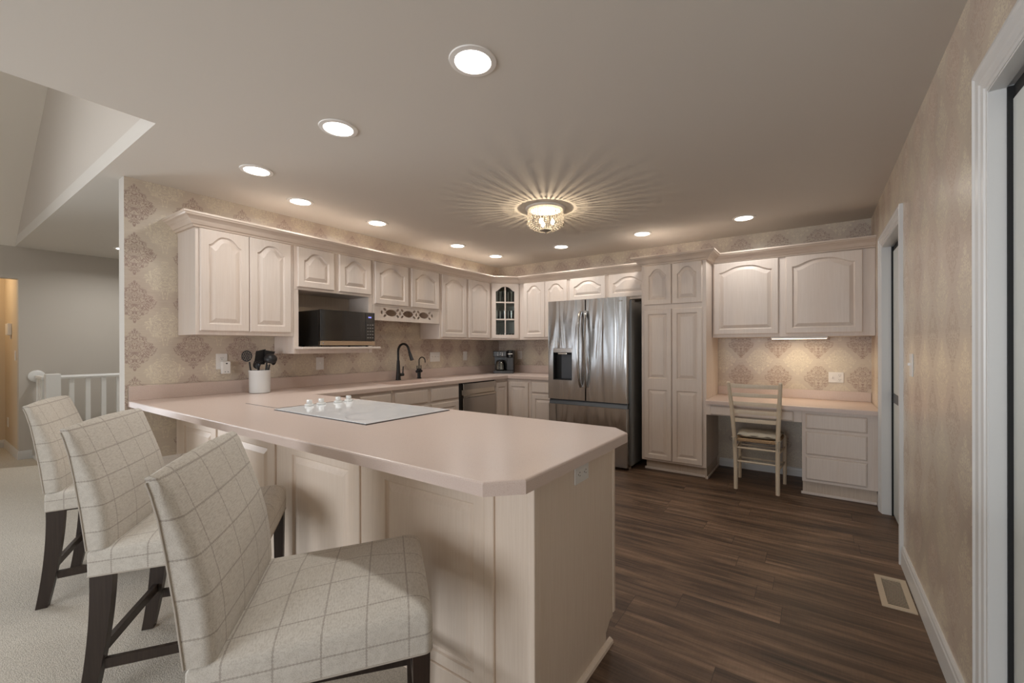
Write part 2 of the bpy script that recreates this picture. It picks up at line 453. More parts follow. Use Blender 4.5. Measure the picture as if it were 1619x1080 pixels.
# ------------------------------------------------------------------ mesh helpers
class MB:
    def __init__(s):
        s.bm = bmesh.new()
    def box(s, x0, x1, y0, y1, z0, z1, bev=0.0, seg=2):
        r = bmesh.ops.create_cube(s.bm, size=1.0)
        vs = r['verts']
        for v in vs:
            v.co = Vector((x0 + (v.co.x + .5) * (x1 - x0), y0 + (v.co.y + .5) * (y1 - y0), z0 + (v.co.z + .5) * (z1 - z0)))
        if bev > 0:
            es = list({e for v in vs for e in v.link_edges})
            bmesh.ops.bevel(s.bm, geom=es, offset=bev, segments=seg, affect='EDGES', profile=0.5, clamp_overlap=True)
        return s
    def tube(s, pts, r, n=12, caps=True, flat=None):
        pts = [Vector(p) for p in pts]
        rs = r if isinstance(r, (list, tuple)) else [r] * len(pts)
        rings = []
        prev = None
        for i, p in enumerate(pts):
            d = (pts[min(i + 1, len(pts) - 1)] - pts[max(i - 1, 0)]).normalized()
            if prev is None:
                a = Vector((0, 0, 1)) if abs(d.z) < .9 else Vector((1, 0, 0))
                u = d.cross(a).normalized()
            else:
                u = (prev - d * prev.dot(d)).normalized()
            prev = u
            w = d.cross(u)
            fl = flat or (1, 1)
            rings.append([s.bm.verts.new(p + (u * math.cos(2 * PI * k / n) * fl[0] + w * math.sin(2 * PI * k / n) * fl[1]) * rs[i]) for k in range(n)])
        for a, b in zip(rings, rings[1:]):
            for k in range(n):
                s.bm.faces.new((a[k], a[(k + 1) % n], b[(k + 1) % n], b[k]))
        if caps:
            s.bm.faces.new(rings[0][::-1])
            s.bm.faces.new(rings[-1])
        return s
    def lathe(s, prof, c=(0, 0, 0), n=32, caps=True, mat=None):
        rings = []
        for r, z in prof:
            ring = []
            for k in range(n):
                v = Vector((r * math.cos(2 * PI * k / n), r * math.sin(2 * PI * k / n), z))
                if mat:
                    v = mat @ v
                ring.append(s.bm.verts.new(v + Vector(c)))
            rings.append(ring)
        for a, b in zip(rings, rings[1:]):
            for k in range(n):
                s.bm.faces.new((a[k], a[(k + 1) % n], b[(k + 1) % n], b[k]))
        if caps:
            s.bm.faces.new(rings[0][::-1])
            s.bm.faces.new(rings[-1])
        return s
    def prism(s, poly, vec):
        vec = Vector(vec)
        a = [s.bm.verts.new(Vector(p)) for p in poly]
        b = [s.bm.verts.new(Vector(p) + vec) for p in poly]
        n = len(a)
        s.bm.faces.new(a[::-1])
        s.bm.faces.new(b)
        for k in range(n):
            s.bm.faces.new((a[k], a[(k + 1) % n], b[(k + 1) % n], b[k]))
        return s
    def sphere(s, c, r, sub=(16, 10), sc=(1, 1, 1)):
        m = Matrix.Translation(Vector(c)) @ Matrix.Diagonal((r * sc[0], r * sc[1], r * sc[2], 1))
        bmesh.ops.create_uvsphere(s.bm, u_segments=sub[0], v_segments=sub[1], radius=1.0, matrix=m)
        return s
    def loft(s, loops, close=True, cap0=True, cap1=True):
        rings = [[s.bm.verts.new(Vector(p)) for p in l] for l in loops]
        n = len(rings[0])
        for a, b in zip(rings, rings[1:]):
            for k in range(n if close else n - 1):
                s.bm.faces.new((a[k], a[(k + 1) % n], b[(k + 1) % n], b[k]))
        if cap0:
            s.bm.faces.new(rings[0][::-1])
        if cap1:
            s.bm.faces.new(rings[-1])
        return s
    def plate(s, outer, holes, place, depth):
        """flat plate with holes: 2D loops, placed by place(a,b,d)"""
        t = bmesh.new()
        for lp in [outer] + holes:
            vs = [t.verts.new((p[0], p[1], 0)) for p in lp]
            for k in range(len(vs)):
                t.edges.new((vs[k], vs[(k + 1) % len(vs)]))
        bmesh.ops.triangle_fill(t, use_beauty=True, use_dissolve=False, edges=t.edges[:])
        r = bmesh.ops.extrude_face_region(t, geom=t.faces[:])
        for v in [g for g in r['geom'] if isinstance(g, bmesh.types.BMVert)]:
            v.co.z += depth
        t.verts.index_update()
        mp = [s.bm.verts.new(place(v.co.x, v.co.y, v.co.z)) for v in t.verts]
        for f in t.faces:
            s.bm.faces.new([mp[v.index] for v in f.verts])
        t.free()
        return s
    def xf(s, m):
        bmesh.ops.transform(s.bm, matrix=m, verts=s.bm.verts[:])
        return s
    def build(s, name, mat, parent=None, smooth=False, origin=None, sharp=0.6):
        bm = s.bm
        bmesh.ops.recalc_face_normals(bm, faces=bm.faces[:])
        off = Vector(origin) if origin is not None else None
        if off is None and parent is not None and 'wo' in parent:
            off = Vector(parent['wo'])
        if off is not None:
            bmesh.ops.translate(bm, vec=-off, verts=bm.verts[:])
        if smooth:
            for f in bm.faces:
                f.smooth = True
            for e in bm.edges:
                if len(e.link_faces) == 2 and e.calc_face_angle(0) > sharp:
                    e.smooth = False
        me = bpy.data.meshes.new(name)
        bm.to_mesh(me)
        bm.free()
        me.materials.append(M[mat] if isinstance(mat, str) else mat)
        o = bpy.data.objects.new(name, me)
        COL.objects.link(o)
        if parent is not None:
            o.parent = parent
            if 'wo' in parent:
                o['wo'] = list(parent['wo'])
        elif off is not None:
            o.location = off
        return o

ALLWO = []
def thing(name, label, cat, loc=(0, 0, 0), rz=0.0, group=None, world=True):
    """an Empty at the thing's base; with world=True its parts are modelled in room coordinates"""
    o = bpy.data.objects.new(name, None)
    o.empty_display_size = 0.1
    COL.objects.link(o)
    o.location = loc
    o.rotation_euler = (0, 0, rz)
    tag(o, label, cat, group)
    if world:
        o['wo'] = list(loc)
    return o

def tag(o, label, cat, group=None):
    o['label'] = label
    o['category'] = cat
    if group:
        o['group'] = group
    return o

def struct(o):
    o['kind'] = 'structure'
    return o

def copy_tree(o, parent=None):
    c = o.copy()
    COL.objects.link(c)
    if parent is not None:
        c.parent = parent
    for ch in list(o.children):
        copy_tree(ch, c)
    return c

class Face:
    """a vertical plane: origin p, horizontal u, outward n; at(a, b, d) = p + a*u + b*z + d*n"""
    def __init__(s, p, u, n):
        s.p, s.u, s.n = Vector(p), Vector(u).normalized(), Vector(n).normalized()
    def at(s, a, b, d):
        return s.p + s.u * a + Vector((0, 0, b)) + s.n * d

def panel_loop(x0, x1, z0, z1, rise, inset, nt=26):
    x0 += inset; x1 -= inset; z0 += inset; z1 -= inset
    L = [(x0, z0), (x1, z0)]
    xm, hw = (x0 + x1) / 2, (x1 - x0) / 2
    for k in range(nt + 1):
        t = 1 - 2 * k / nt
        if rise > 0:
            e = (1 + math.cos(PI * abs(t) ** 1.4)) / 2
            L.append((xm + hw * t, z1 - rise + rise * e))
        else:
            L.append((xm + hw * t, z1))
    return L

def raised(mb, F, a0, a1, b0, b1, d0, d1, opens):
    """a cabinet door slab a0..a1 x b0..b1 from depth d0 (back) to d1 (front) holding one raised panel per opening (x0,x1,z0,z1,rise)"""
    bm = mb.bm
    def vl(loop, d):
        return [bm.verts.new(F.at(p[0], p[1], d)) for p in loop]
    def bridge(A, B):
        n = len(A)
        for k in range(n):
            bm.faces.new((A[k], A[(k + 1) % n], B[(k + 1) % n], B[k]))
    opens = sorted(opens, key=lambda o: o[2])
    cuts = [b0] + [(opens[i][3] + opens[i + 1][2]) / 2 for i in range(len(opens) - 1)] + [b1]
    e = 0.005
    for i, (x0, x1, z0, z1, rise) in enumerate(opens):
        lo, hi = cuts[i], cuts[i + 1]
        first, last = i == 0, i == len(opens) - 1
        def rect(ins):
            xa, xb = a0 + ins, a1 - ins
            za = lo + (ins if first else 0)
            zb = hi - (ins if last else 0)
            nt = 26
            L = [(xa, za), (xb, za)]
            return L + [(xb + (xa - xb) * k / nt, zb) for k in range(nt + 1)]
        l0, l1, l2 = vl(rect(0), d0), vl(rect(0), d1 - e), vl(rect(e), d1)
        o3 = vl(panel_loop(x0, x1, z0, z1, rise, 0), d1)
        o4 = vl(panel_loop(x0, x1, z0, z1, rise, 0.004), d1 - 0.008)
        o5 = vl(panel_loop(x0, x1, z0, z1, rise, 0.011), d1 - 0.0125)
        w = min(0.030, (x1 - x0) * 0.2)
        o6 = vl(panel_loop(x0, x1, z0, z1, rise, 0.011 + w), d1 - 0.0010)
        for A, B in ((l0, l1), (l1, l2), (l2, o3), (o3, o4), (o4, o5), (o5, o6)):
            bridge(A, B)
        bm.faces.new(o6)
        bm.faces.new(l0[::-1])
    return mb

def door(parent, F, a0, a1, b0, b1, arch=True, d0=0.0, d1=0.02, stile=0.052, name='door'):
    top, bot = (0.040, 0.050)
    rise = 0.066 if arch else 0.0
    if not arch:
        top = 0.052
    if arch and (a1 - a0) > 0.5:
        rise = 0.058
    mb = raised(MB(), F, a0, a1, b0, b1, d0, d1, [(a0 + stile, a1 - stile, b0 + bot, b1 - top, rise)])
    return mb.build(name, 'cab', parent)

def drawer_front(parent, F, a0, a1, b0, b1, d0=0.0, d1=0.02, name='drawer', mat='cab'):
    mb = MB()
    bm = mb.bm
    def L(i, d):
        return [F.at(a0 + i, b0 + i, d), F.at(a1 - i, b0 + i, d), F.at(a1 - i, b1 - i, d), F.at(a0 + i, b1 - i, d)]
    mb.loft([L(0, d0), L(0, d1 - 0.010), L(0.004, d1 - 0.004), L(0.012, d1)])
    return mb.build(name, mat, parent)

def fbox(mb, F, a0, a1, b0, b1, d0, d1, bev=0.0):
    """box in a face's own directions"""
    pts = [F.at(a, b, d) for d in (d0, d1) for a, b in ((a0, b0), (a1, b0), (a1, b1), (a0, b1))]
    t = bmesh.new()
    vs = [t.verts.new(p) for p in pts]
    for f in ((0, 1, 2, 3), (4, 5, 6, 7), (0, 1, 5, 4), (1, 2, 6, 5), (2, 3, 7, 6), (3, 0, 4, 7)):
        t.faces.new([vs[i] for i in f])
    bmesh.ops.recalc_face_normals(t, faces=t.faces[:])
    if bev:
        bmesh.ops.bevel(t, geom=t.edges[:], offset=bev, segments=2, affect='EDGES', profile=0.5)
    t.verts.index_update()
    mp = [mb.bm.verts.new(v.co) for v in t.verts]
    for f in t.faces:
        mb.bm.faces.new([mp[v.index] for v in f.verts])
    t.free()
    return mb

def sweep(path, prof, z_is_up=True):
    """sweep profile (out, z) along an open horizontal path with mitred corners; out is to the right of travel"""
    P = [Vector((p[0], p[1], 0)) for p in path]
    loops = []
    for i, p in enumerate(P):
        d0 = (P[i] - P[i - 1]).normalized() if i > 0 else (P[1] - P[0]).normalized()
        d1 = (P[i + 1] - P[i]).normalized() if i < len(P) - 1 else d0
        n0 = Vector((d0.y, -d0.x, 0)); n1 = Vector((d1.y, -d1.x, 0))
        m = (n0 + n1)
        m = m / max(0.2, m.length_squared) * 2
        loops.append([p + m * o + Vector((0, 0, z)) for o, z in prof])
    mb = MB()
    mb.loft(loops)
    return mb

ZF = -0.02            # finished floor
H = 2.4575            # flat ceiling
FA = lambda x=0.33: Face((x, 0, 0), (0, 1, 0), (1, 0, 0))       # sink-wall fronts, a = y
FB = lambda y=-0.33: Face((0, y, 0), (1, 0, 0), (0, -1, 0))     # back-wall fronts, a = x

# ------------------------------------------------------------------ the setting
def wall_mesh(name, boxes, mats, pick):
    """boxes joined in one wall; pick(normal, centre) -> index into mats"""
    mb = MB()
    for b in boxes:
        mb.box(*b)
    o = struct(mb.build(name, mats[0]))
    for m in mats[1:]:
        o.data.materials.append(M[m])
    for p in o.data.polygons:
        p.material_index = pick(p.normal, p.center)
    return o

mb = MB()
mb.prism([(-0.12, -3.9, -.14), (3.155, -3.9, -.14), (3.155, -9.0, -.14), (4.46, -9.0, -.14), (4.46, 0.12, -.14), (-0.12, 0.12, -.14)], (0, 0, .14 + ZF))
struct(mb.build('floor', 'floor'))
mb = MB()
mb.prism([(-0.12, -3.9, -.14), (3.155, -3.9, -.14), (3.155, -9.0, -.14), (-5.0, -9.0, -.14), (-5.0, 0.12, -.14), (-0.12, 0.12, -.14)][::-1], (0, 0, .14 + ZF))
struct(mb.build('floor_carpet', 'carpet'))

wall_mesh('wall_left', [(-.12, 0, -4.182, 0, ZF, H)], ['paper_a', 'greige'],
          lambda n, c: 0 if n.x > .5 else 1)
wall_mesh('wall_back', [(-3.87, 4.46, 0, .12, ZF, H)], ['paper_b', 'greige'], lambda n, c: 0 if n.y < -.5 else 1)
D1 = (-1.635, -0.775)      # far doorway in the right wall
D2 = (-4.10, -3.215)       # near doorway
DH = 2.045
wall_mesh('wall_right', [(4.34, 4.46, D1[1], 0, ZF, H), (4.34, 4.46, D1[0], D1[1], DH, H), (4.34, 4.46, D2[1], D1[0], ZF, H),
                         (4.34, 4.46, D2[0], D2[1], DH, H), (4.34, 4.46, -9.0, D2[0], ZF, H)],
          ['paper_c', 'trim'], lambda n, c: 0 if n.x < -.5 else 1)
mb = MB()
mb.prism([(-3.87, .12, H), (4.46, .12, H), (4.46, -9.12, H), (1.05, -9.12, H), (1.05, -4.29, H), (-3.87, -4.29, H)], (0, 0, .1))
struct(mb.build('ceiling', 'ceiling'))
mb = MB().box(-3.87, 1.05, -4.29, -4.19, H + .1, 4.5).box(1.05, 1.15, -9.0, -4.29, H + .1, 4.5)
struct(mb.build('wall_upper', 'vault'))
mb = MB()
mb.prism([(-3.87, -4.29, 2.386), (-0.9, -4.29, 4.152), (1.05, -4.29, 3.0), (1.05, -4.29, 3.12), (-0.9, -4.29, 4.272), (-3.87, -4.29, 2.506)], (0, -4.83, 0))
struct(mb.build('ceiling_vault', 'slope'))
# stair-hall wall with the hall doorway and one window further back
def place_x(x):
    return lambda a, b, d: Vector((x + d, a, b))
mb = MB()
mb.plate([(-9.0, ZF), (-5.3, ZF), (-5.3, 2.085), (-4.266, 2.085), (-4.266, ZF), (0.0, ZF), (0.0, H), (-9.0, H)],
         [[(-8.6, .3), (-5.7, .3), (-5.7, 2.1), (-8.6, 2.1)]], place_x(-3.87), 0.12)
struct(mb.build('wall_far', 'greige'))
mb = MB()
mb.plate([(-3.87, ZF), (4.46, ZF), (4.46, H), (1.05, H), (1.05, 3.05), (-.9, 4.2), (-3.87, 2.45)],
         [[(a, .3), (b, .3), (b, 2.1), (a, 2.1)] for a, b, pw in WIN_BACK], lambda a, b, d: Vector((a, -9.12 + d, b)), 0.12)
struct(mb.build('wall_front', 'greige'))
def window(name, F, a, b):
    o = bpy.data.objects.new(name, None)
    COL.objects.link(o)
    struct(o)
    o['wo'] = [0, 0, 0]
    mb = MB()
    zl, zh, zm = .3, 2.1, 1.2
    for x0, x1, z0, z1 in ((a, a + .05, zl, zh), (b - .05, b, zl, zh), (a + .05, b - .05, zl, zl + .05), (a + .05, b - .05, zh - .05, zh),
                           ((a + b) / 2 - .02, (a + b) / 2 + .02, zl + .05, zh - .05), (a + .05, (a + b) / 2 - .02, zm - .02, zm + .02), ((a + b) / 2 + .02, b - .05, zm - .02, zm + .02)):
        fbox(mb, F, x0, x1, z0, z1, 0.03, 0.07)
    mb.build('window_frame', 'trim', o)
    mb = MB()
    fbox(mb, F, a + .05, b - .05, zl + .05, zh - .05, 0.046, 0.052)
    mb.build('window_glass', 'winglass', o)
    mb = MB()
    fbox(mb, F, a - .07, a, zl - .07, zh + .07, 0.12, 0.135); fbox(mb, F, b, b + .07, zl - .07, zh + .07, 0.12, 0.135)
    fbox(mb, F, a, b, zh, zh + .07, 0.12, 0.135); fbox(mb, F, a, b, zl - .07, zl, 0.12, 0.14)
    mb.build('window_casing', 'trim', o)
Fb = Face((0, -9.12, 0), (1, 0, 0), (0, 1, 0))
for i, (a, b, pw) in enumerate(WIN_BACK):
    window('window_%d' % (i + 1), Fb, a, b)
window('window_3', Face((-3.87, 0, 0), (0, 1, 0), (1, 0, 0)), -8.6, -5.7)
# lit hall beyond the doorway
wall_mesh('wall_hall', [(-4.98, -3.87, -4.266, -4.16, ZF, 2.40), (-4.98, -4.88, -5.3, -4.266, ZF, 2.40), (-4.98, -3.87, -5.4, -5.3, ZF, 2.40)], ['hall'], lambda n, c: 0)
struct(MB().box(-4.98, -3.87, -5.4, -4.16, 2.40, 2.5).build('ceiling_hall', 'hall'))
point_light('hall_light', (-4.35, -4.8, 2.15), P_HALL, (1.0, 0.80, 0.54), 0.08)

def board(name, pts, prof_h=0.122, th=0.014):
    """a moulded baseboard along a path (room on the right of travel)"""
    z = ZF
    prof = [(0, z), (th, z), (th, z + prof_h - .03), (th - .003, z + prof_h - .022), (th - .004, z + prof_h - .010), (th - .009, z + prof_h), (0, z + prof_h)]
    return struct(sweep(pts, prof).build(name, 'trim'))
board('baseboard_right', [(4.34, -1.725), (4.34, -3.128)])
board('baseboard_right', [(4.34, -0.555), (4.34, -0.70)])
board('baseboard_back', [(3.045, -0.0), (3.812, -0.0)][::1], prof_h=0.085)
board('baseboard_hall', [(-4.88, -5.3), (-4.88, -4.266), (-3.75, -4.266), (-3.75, -4.165)], prof_h=0.10)

def casing(name, y0, y1, top, xd, w=0.078, x=4.34, t=0.018):
    """moulded door casing on the right wall around y0..y1"""
    mb = MB()
    prof = [(0.0, 0.0), (0.0, t), (w * .16, t + .003), (w * .24, t - .002), (w * .55, t - .003), (w * .62, t - .007), (w * .82, t - .009), (w * .86, t - .013), (w, t - .013), (w, 0)]
    # prof: (distance from outer edge towards the opening, projection)
    loops = []
    for cy, cz, sy, sz in ((y0, ZF, 1, 0), (y0, top, 1, -1), (y1, top, -1, -1), (y1, ZF, -1, 0)):
        loops.append([Vector((x - p, cy + sy * d, cz + sz * d)) for d, p in prof])
    mb.loft(loops)
    # jamb lining
    yi0, yi1, zi = y0 + w, y1 - w, top - w
    for a in ((yi0 - .004, yi0 + .002), (yi1 - .002, yi1 + .004)):
        mb.box(x - .003, xd, a[0], a[1], ZF, zi)
    mb.box(x - .003, xd, yi0 + .002, yi1 - .002, zi - .006, zi)
    return struct(mb.build(name, 'trim'))
casing('trim_1', D1[0] - .078, D1[1] + .078, DH + .078, 4.392)
casing('trim_2', D2[0] - .088, D2[1] + .088, DH + .088, 4.375, w=0.088)

def slab_door(name, y0, y1, top, x, plate=None):
    o = bpy.data.objects.new(name, None)
    COL.objects.link(o)
    struct(o)
    o['wo'] = [0, 0, 0]
    g = .0105
    MB().box(x, x + .040, y0 + g, y1 - g, ZF + .012, top - .045, .002).build('door_panel', 'door', o)
    mb = MB()
    mb.box(x - .0105, x + .05, y1 - g + .0003, y1 - .0025, ZF, top - .0065).box(x - .0105, x + .05, y0 + .0025, y0 + g - .0003, ZF, top - .0065).box(x + .002, x + .05, y0 + g, y1 - g, top - .0445, top - .0065)
    mb.box(x + .05, x + .056, y0 + .003, y1 - .003, ZF, top - .0065)
    mb.build('door_seal_and_gap', 'seal', o)  # side strips are the seal; top strip and back sheet stand in for gap shade
    if plate:
        MB().box(x - .004, x - .0002, y1 - g - .30, y1 - g, plate - .035, plate + .035, .001).build('door_lock', 'black', o)
    return o
slab_door('door_1', D1[0], D1[1], DH, 4.403, 0.885)
slab_door('door_2', D2[0], D2[1], DH, 4.386)

# ------------------------------------------------------------------ wall cabinets
CT = 2.125     # top of the face frames
def wall_cab(name, label, F, a0, a1, b0, doors, depth=0.33, group='pickled maple wall cabinets', hollow=None):
    p = F.at((a0 + a1) / 2, b0, -depth / 2)
    t = thing(name, label, 'kitchen cabinet', p, group=group)
    mb = MB()
    fbox(mb, F, a0, a1, b0, CT, -depth + .003, 0, .0015)
    mb.build('cabinet_body', 'cab', t)
    for d in doors:
        door(t, F, *d)
    return t
fa, fb = FA(), FB()
wall_cab('wall_cabinet', 'pickled maple wall cabinet with two tall arched doors at the open end of the wall', fa, -3.885, -3.208, 1.372,
         [(-3.862, -3.548, 1.400, 2.122), (-3.543, -3.232, 1.400, 2.122)])

# cabinet over an open niche
t = thing('wall_cabinet', 'pickled maple wall cabinet with short arched doors above the microwave niche', 'kitchen cabinet', (.165, -2.825, 1.226), group='pickled maple wall cabinets')
mb = MB()
mb.box(.003, .33, -3.205, -2.447, 1.765, CT, .0015)
mb.box(.003, .33, -3.205, -3.165, 1.226, 1.764, .0015).box(.003, .33, -2.487, -2.447, 1.226, 1.764, .0015)
mb.build('cabinet_body', 'cab', t)
MB().box(.003, .012, -3.164, -2.488, 1.29, 1.764).build('back_panel', 'cab_in', t)
MB().box(.31, .33, -3.164, -2.488, 1.226, 1.262, .001).build('bottom_rail', 'cab', t)
mb = MB()
mb.box(.013, .33, -3.164, -2.488, 1.264, 1.284).box(.3305, .46, -3.20, -2.445, 1.264, 1.284, .004)
mb.build('shelf', 'cab', t)
door(t, fa, -3.178, -2.852, 1.787, 2.122)
door(t, fa, -2.802, -2.470, 1.787, 2.122)

# cabinet with the pierced valance over the sink
t = wall_cab('wall_cabinet', 'pickled maple wall cabinet with a pierced valance above the sink', fa, -2.443, -1.545, 1.690,
             [(-2.422, -2.010, 1.708, 2.122), (-1.966, -1.562, 1.708, 2.122)])
def ell(cx, cz, rx, rz, rot=0.0, n=20, tip=False):
    L = []
    for k in range(n):
        a = 2 * PI * k / n
        x, z = rx * math.cos(a), rz * math.sin(a)
        if tip:
            z = rz * math.sin(a) * abs(math.sin(a)) ** 0.35
        L.append((cx + x * math.cos(rot) - z * math.sin(rot), cz + x * math.sin(rot) + z * math.cos(rot)))
    return L
holes = []
zc = 1.628
for c in (-2.215, -1.995, -1.775):
    holes.append(ell(c, zc, .076, .035, tip=True))
for c in (-2.325, -2.105, -1.885, -1.665):
    for sx in (-1, 1):
        if (c == -2.325 and sx < 0) or (c == -1.665 and sx > 0):
            continue
        for sz in (-1, 1):
            holes.append(ell(c + sx * .030, zc + sz * .032, .0215, .0125, sx * sz * -0.5, 12))
for c in (-2.333, -2.105, -1.885, -1.657):
    holes.append(ell(c, zc, .014, .020, n=12))
mb = MB()
mb.plate([(-2.443, 1.553), (-1.545, 1.553), (-1.545, 1.688), (-2.443, 1.688)], holes, lambda a, b, d: Vector((.312 + d, a, b)), .018)
mb.box(.306, .332, -2.443, -1.545, 1.545, 1.5525, .002)
mb.build('valance', 'cab', t)
wall_cab('wall_cabinet', 'pickled maple wall cabinet with two tall arched doors between valance and corner', fa, -1.540, -0.612, 1.372,
         [(-1.516, -1.102, 1.394, 2.122), (-1.058, -0.638, 1.394, 2.122)])

# diagonal corner cabinet with a glazed door
FD = Face((.33, -.61, 0), (1, 1, 0), (1, -1, 0))
DW_ = .28 * math.sqrt(2)
t = thing('corner_wall_cabinet', 'diagonal corner wall cabinet with an arched six-pane glass door', 'kitchen cabinet', (.3, -.3, 1.372), group='pickled maple wall cabinets')
foot = [(.003, -.609), (.33, -.609), (.609, -.33), (.609, -.003), (.003, -.003)]
mb = MB()
for z0, z1 in ((1.372, 1.392), (2.105, CT)):
    mb.prism([(x, y, z0) for x, y in foot], (0, 0, z1 - z0))
mb.box(.003, .33, -.609, -.593, 1.3925, 2.1045).box(.593, .609, -.33, -.003, 1.3925, 2.1045)
mb.build('cabinet_body', 'cab', t)
mb = MB()
mb.box(.003, .010, -.592, -.003, 1.3925, 2.1045).box(.0105, .592, -.010, -.003, 1.3925, 2.1045)
mb.build('back_panel', 'cab_in_light', t)
mb = MB()
fbox(mb, FD, 0.0, .035, 1.392, 2.105, -.02, 0); fbox(mb, FD, DW_ - .035, DW_, 1.392, 2.105, -.02, 0)
mb.build('face_frame', 'cab', t)
for z in (1.640, 1.868):
    MB().prism([(.011, -.592, z), (.318, -.592, z), (.592, -.318, z), (.592, -.011, z), (.011, -.011, z)], (0, 0, .014)).build('shelf', 'cab_in_light', t)
a0, a1 = .018, DW_ - .018
o0, o1 = a0 + .055, a1 - .055
mb = MB()
mb.plate([(a0, 1.394), (a1, 1.394), (a1, 2.122), (a0, 2.122)], [panel_loop(o0, o1, 1.440, 2.082, .062, 0)], lambda a, b, d: FD.at(a, b, d), .02)
am = (o0 + o1) / 2
fbox(mb, FD, am - .008, am + .008, 1.441, 2.079, .006, .018)
for z in (1.640, 1.868):
    fbox(mb, FD, o0, am - .0085, z - .004, z + .014, .006, .018)
    fbox(mb, FD, am + .0085, o1, z - .004, z + .014, .006, .018)
dr = mb.build('door', 'cab', t)
mb = MB()
fbox(mb, FD, o0 + .001, o1 - .001, 1.441, 2.015, .001, .004)
gl = mb.build('glass_pane', 'pane', dr)

# tumblers on its three shelves
def tumbler(name, label, loc, r, h, n=20, group=None):
    mb = MB()
    mb.lathe([(r * .82, 0), (r, h), (r - .0025, h), (r * .82 - .002, .008)], n=n)
    return tag(mb.build(name, 'tumbler', origin=(0, 0, 0), smooth=True), label, 'drinking glass', group)
rows = [(1.3925, .030, .070, 'short glass tumbler on the bottom shelf of the corner cabinet'),
        (1.6545, .036, .115, 'medium glass tumbler on the middle shelf of the corner cabinet'),
        (1.8825, .034, .150, 'tall glass tumbler on the top shelf of the corner cabinet')]
for z, r, h, lab in rows:
    proto = None
    for q, (a, d) in enumerate(((.095, -.05), (.150, -.11), (.205, -.05), (.260, -.11), (.300, -.06))):
        p = FD.at(a, z, d - .02)
        if proto is None:
            proto = tumbler('drinking_glass', lab, p, r, h, group='tumblers behind the glass door')
            g = proto
        else:
            g = proto.copy()
            COL.objects.link(g)
        g.location = p

wall_cab('wall_cabinet', 'pickled maple wall cabinet with two tall arched doors between corner and fridge', fb, 0.612, 1.362, 1.372,
         [(0.690, 1.014, 1.402, 2.122), (1.019, 1.344, 1.402, 2.122)])
wall_cab('wall_cabinet', 'pickled maple wall cabinet with two wide arched doors above the fridge', fb, 1.365, 2.386, 1.822,
         [(1.390, 1.857, 1.850, 2.122), (1.903, 2.370, 1.850, 2.122)])
wall_cab('wall_cabinet', 'pickled maple wall cabinet with two broad arched doors above the desk', fb, 3.037, 4.338, 1.367,
         [(3.050, 3.622, 1.399, 2.120), (3.682, 4.252, 1.399, 2.120)])

# pantry tower
FP = Face((0, -.62, 0), (1, 0, 0), (0, -1, 0))
t = thing('pantry_cabinet', 'tall pickled maple pantry cabinet with four doors beside the fridge', 'kitchen cabinet', (2.71, -.31, ZF))
mb = MB()
mb.box(2.390, 3.032, -.62, -.003, .088, CT, .0015)
mb.build('cabinet_body', 'cab', t)
mb = MB()
mb.box(2.42, 3.016, -.555, -.01, ZF, .0875).box(3.0165, 3.031, -.60, -.16, ZF, .0875)
mb.build('toe_kick', 'toe', t)
mb = MB()
mb.box(2.405, 3.031, -.569, -.5555, ZF, .004, .004).box(3.0315, 3.044, -.612, -.02, ZF, .004, .004)
mb.build('toe_moulding', 'cab', t)
for a, b in ((2.420, 2.703), (2.710, 2.997)):
    door(t, FP, a, b, 1.712, 2.120)
for a, b in ((2.420, 2.703), (2.710, 2.997)):
    mb = raised(MB(), FP, a, b, .108, 1.662, 0, .02, [(a + .045, b - .045, .155, .830, 0), (a + .045, b - .045, .947, 1.615, 0)])
    mb.build('door', 'cab', t)

crown = sweep([(0, -3.885), (.33, -3.885), (.33, -.61), (.61, -.33), (2.389, -.33), (2.389, -.62), (3.034, -.62), (3.034, -.33), (4.339, -.33)],
              [(0.001, 2.1265), (.016, 2.1265), (.018, 2.134), (.022, 2.140), (.030, 2.143), (.034, 2.150), (.046, 2.168), (.066, 2.184), (.080, 2.190), (.084, 2.198), (.090, 2.202), (.090, 2.214), (.002, 2.214)])
tag(crown.build('crown_moulding', 'crown', origin=(.33, -.61, 2.126)), 'long pickled maple crown moulding running along the tops of the cabinets', 'moulding')

# ------------------------------------------------------------------ base cabinets
CZ = .875       # underside of the counter slab
def base_cab(name, label, F, a0, a1, fronts, depth=.60, toe=True, group='pickled maple base cabinets'):
    t = thing(name, label, 'kitchen cabinet', F.at((a0 + a1) / 2, ZF, -depth / 2), group=group)
    mb = MB()
    if 'sink' in label.split(' base')[0]:
        fbox(mb, F, a0, a1, .085, .70, -depth, 0)
        for r in ((a0, a0 + .018, -depth, 0), (a1 - .018, a1, -depth, 0), (a0 + .0185, a1 - .0185, -.018, 0)):
            fbox(mb, F, r[0], r[1], .7005, CZ - .001, r[2], r[3])
    else:
        fbox(mb, F, a0, a1, .085, CZ - .001, -depth, 0, .0015)
    mb.build('cabinet_body', 'cab', t)
    mb = MB()
    fbox(mb, F, a0 + .002, a1 - .002, ZF, .0845, -depth, -.07)
    mb.build('toe_kick', 'toe', t)
    for kind, *r in fronts:
        if kind == 'door':
            door(t, F, *r, arch=False)
        else:
            drawer_front(t, F, *r)
    return t
ga, gb = FA(.61), FB(-.61)
base_cab('base_cabinet', 'pickled maple base cabinet with one drawer left of the sink', ga, -3.22, -2.437,
         [('drawer', -2.790, -2.456, .710, .845), ('door', -2.790, -2.456, .108, .683)])
base_cab('base_cabinet', 'pickled maple sink base cabinet under the faucet', ga, -2.434, -1.525,
         [('drawer', -2.408, -1.997, .710, .845), ('drawer', -1.947, -1.540, .710, .845), ('door', -2.408, -1.997, .108, .683), ('door', -1.947, -1.540, .108, .683)])
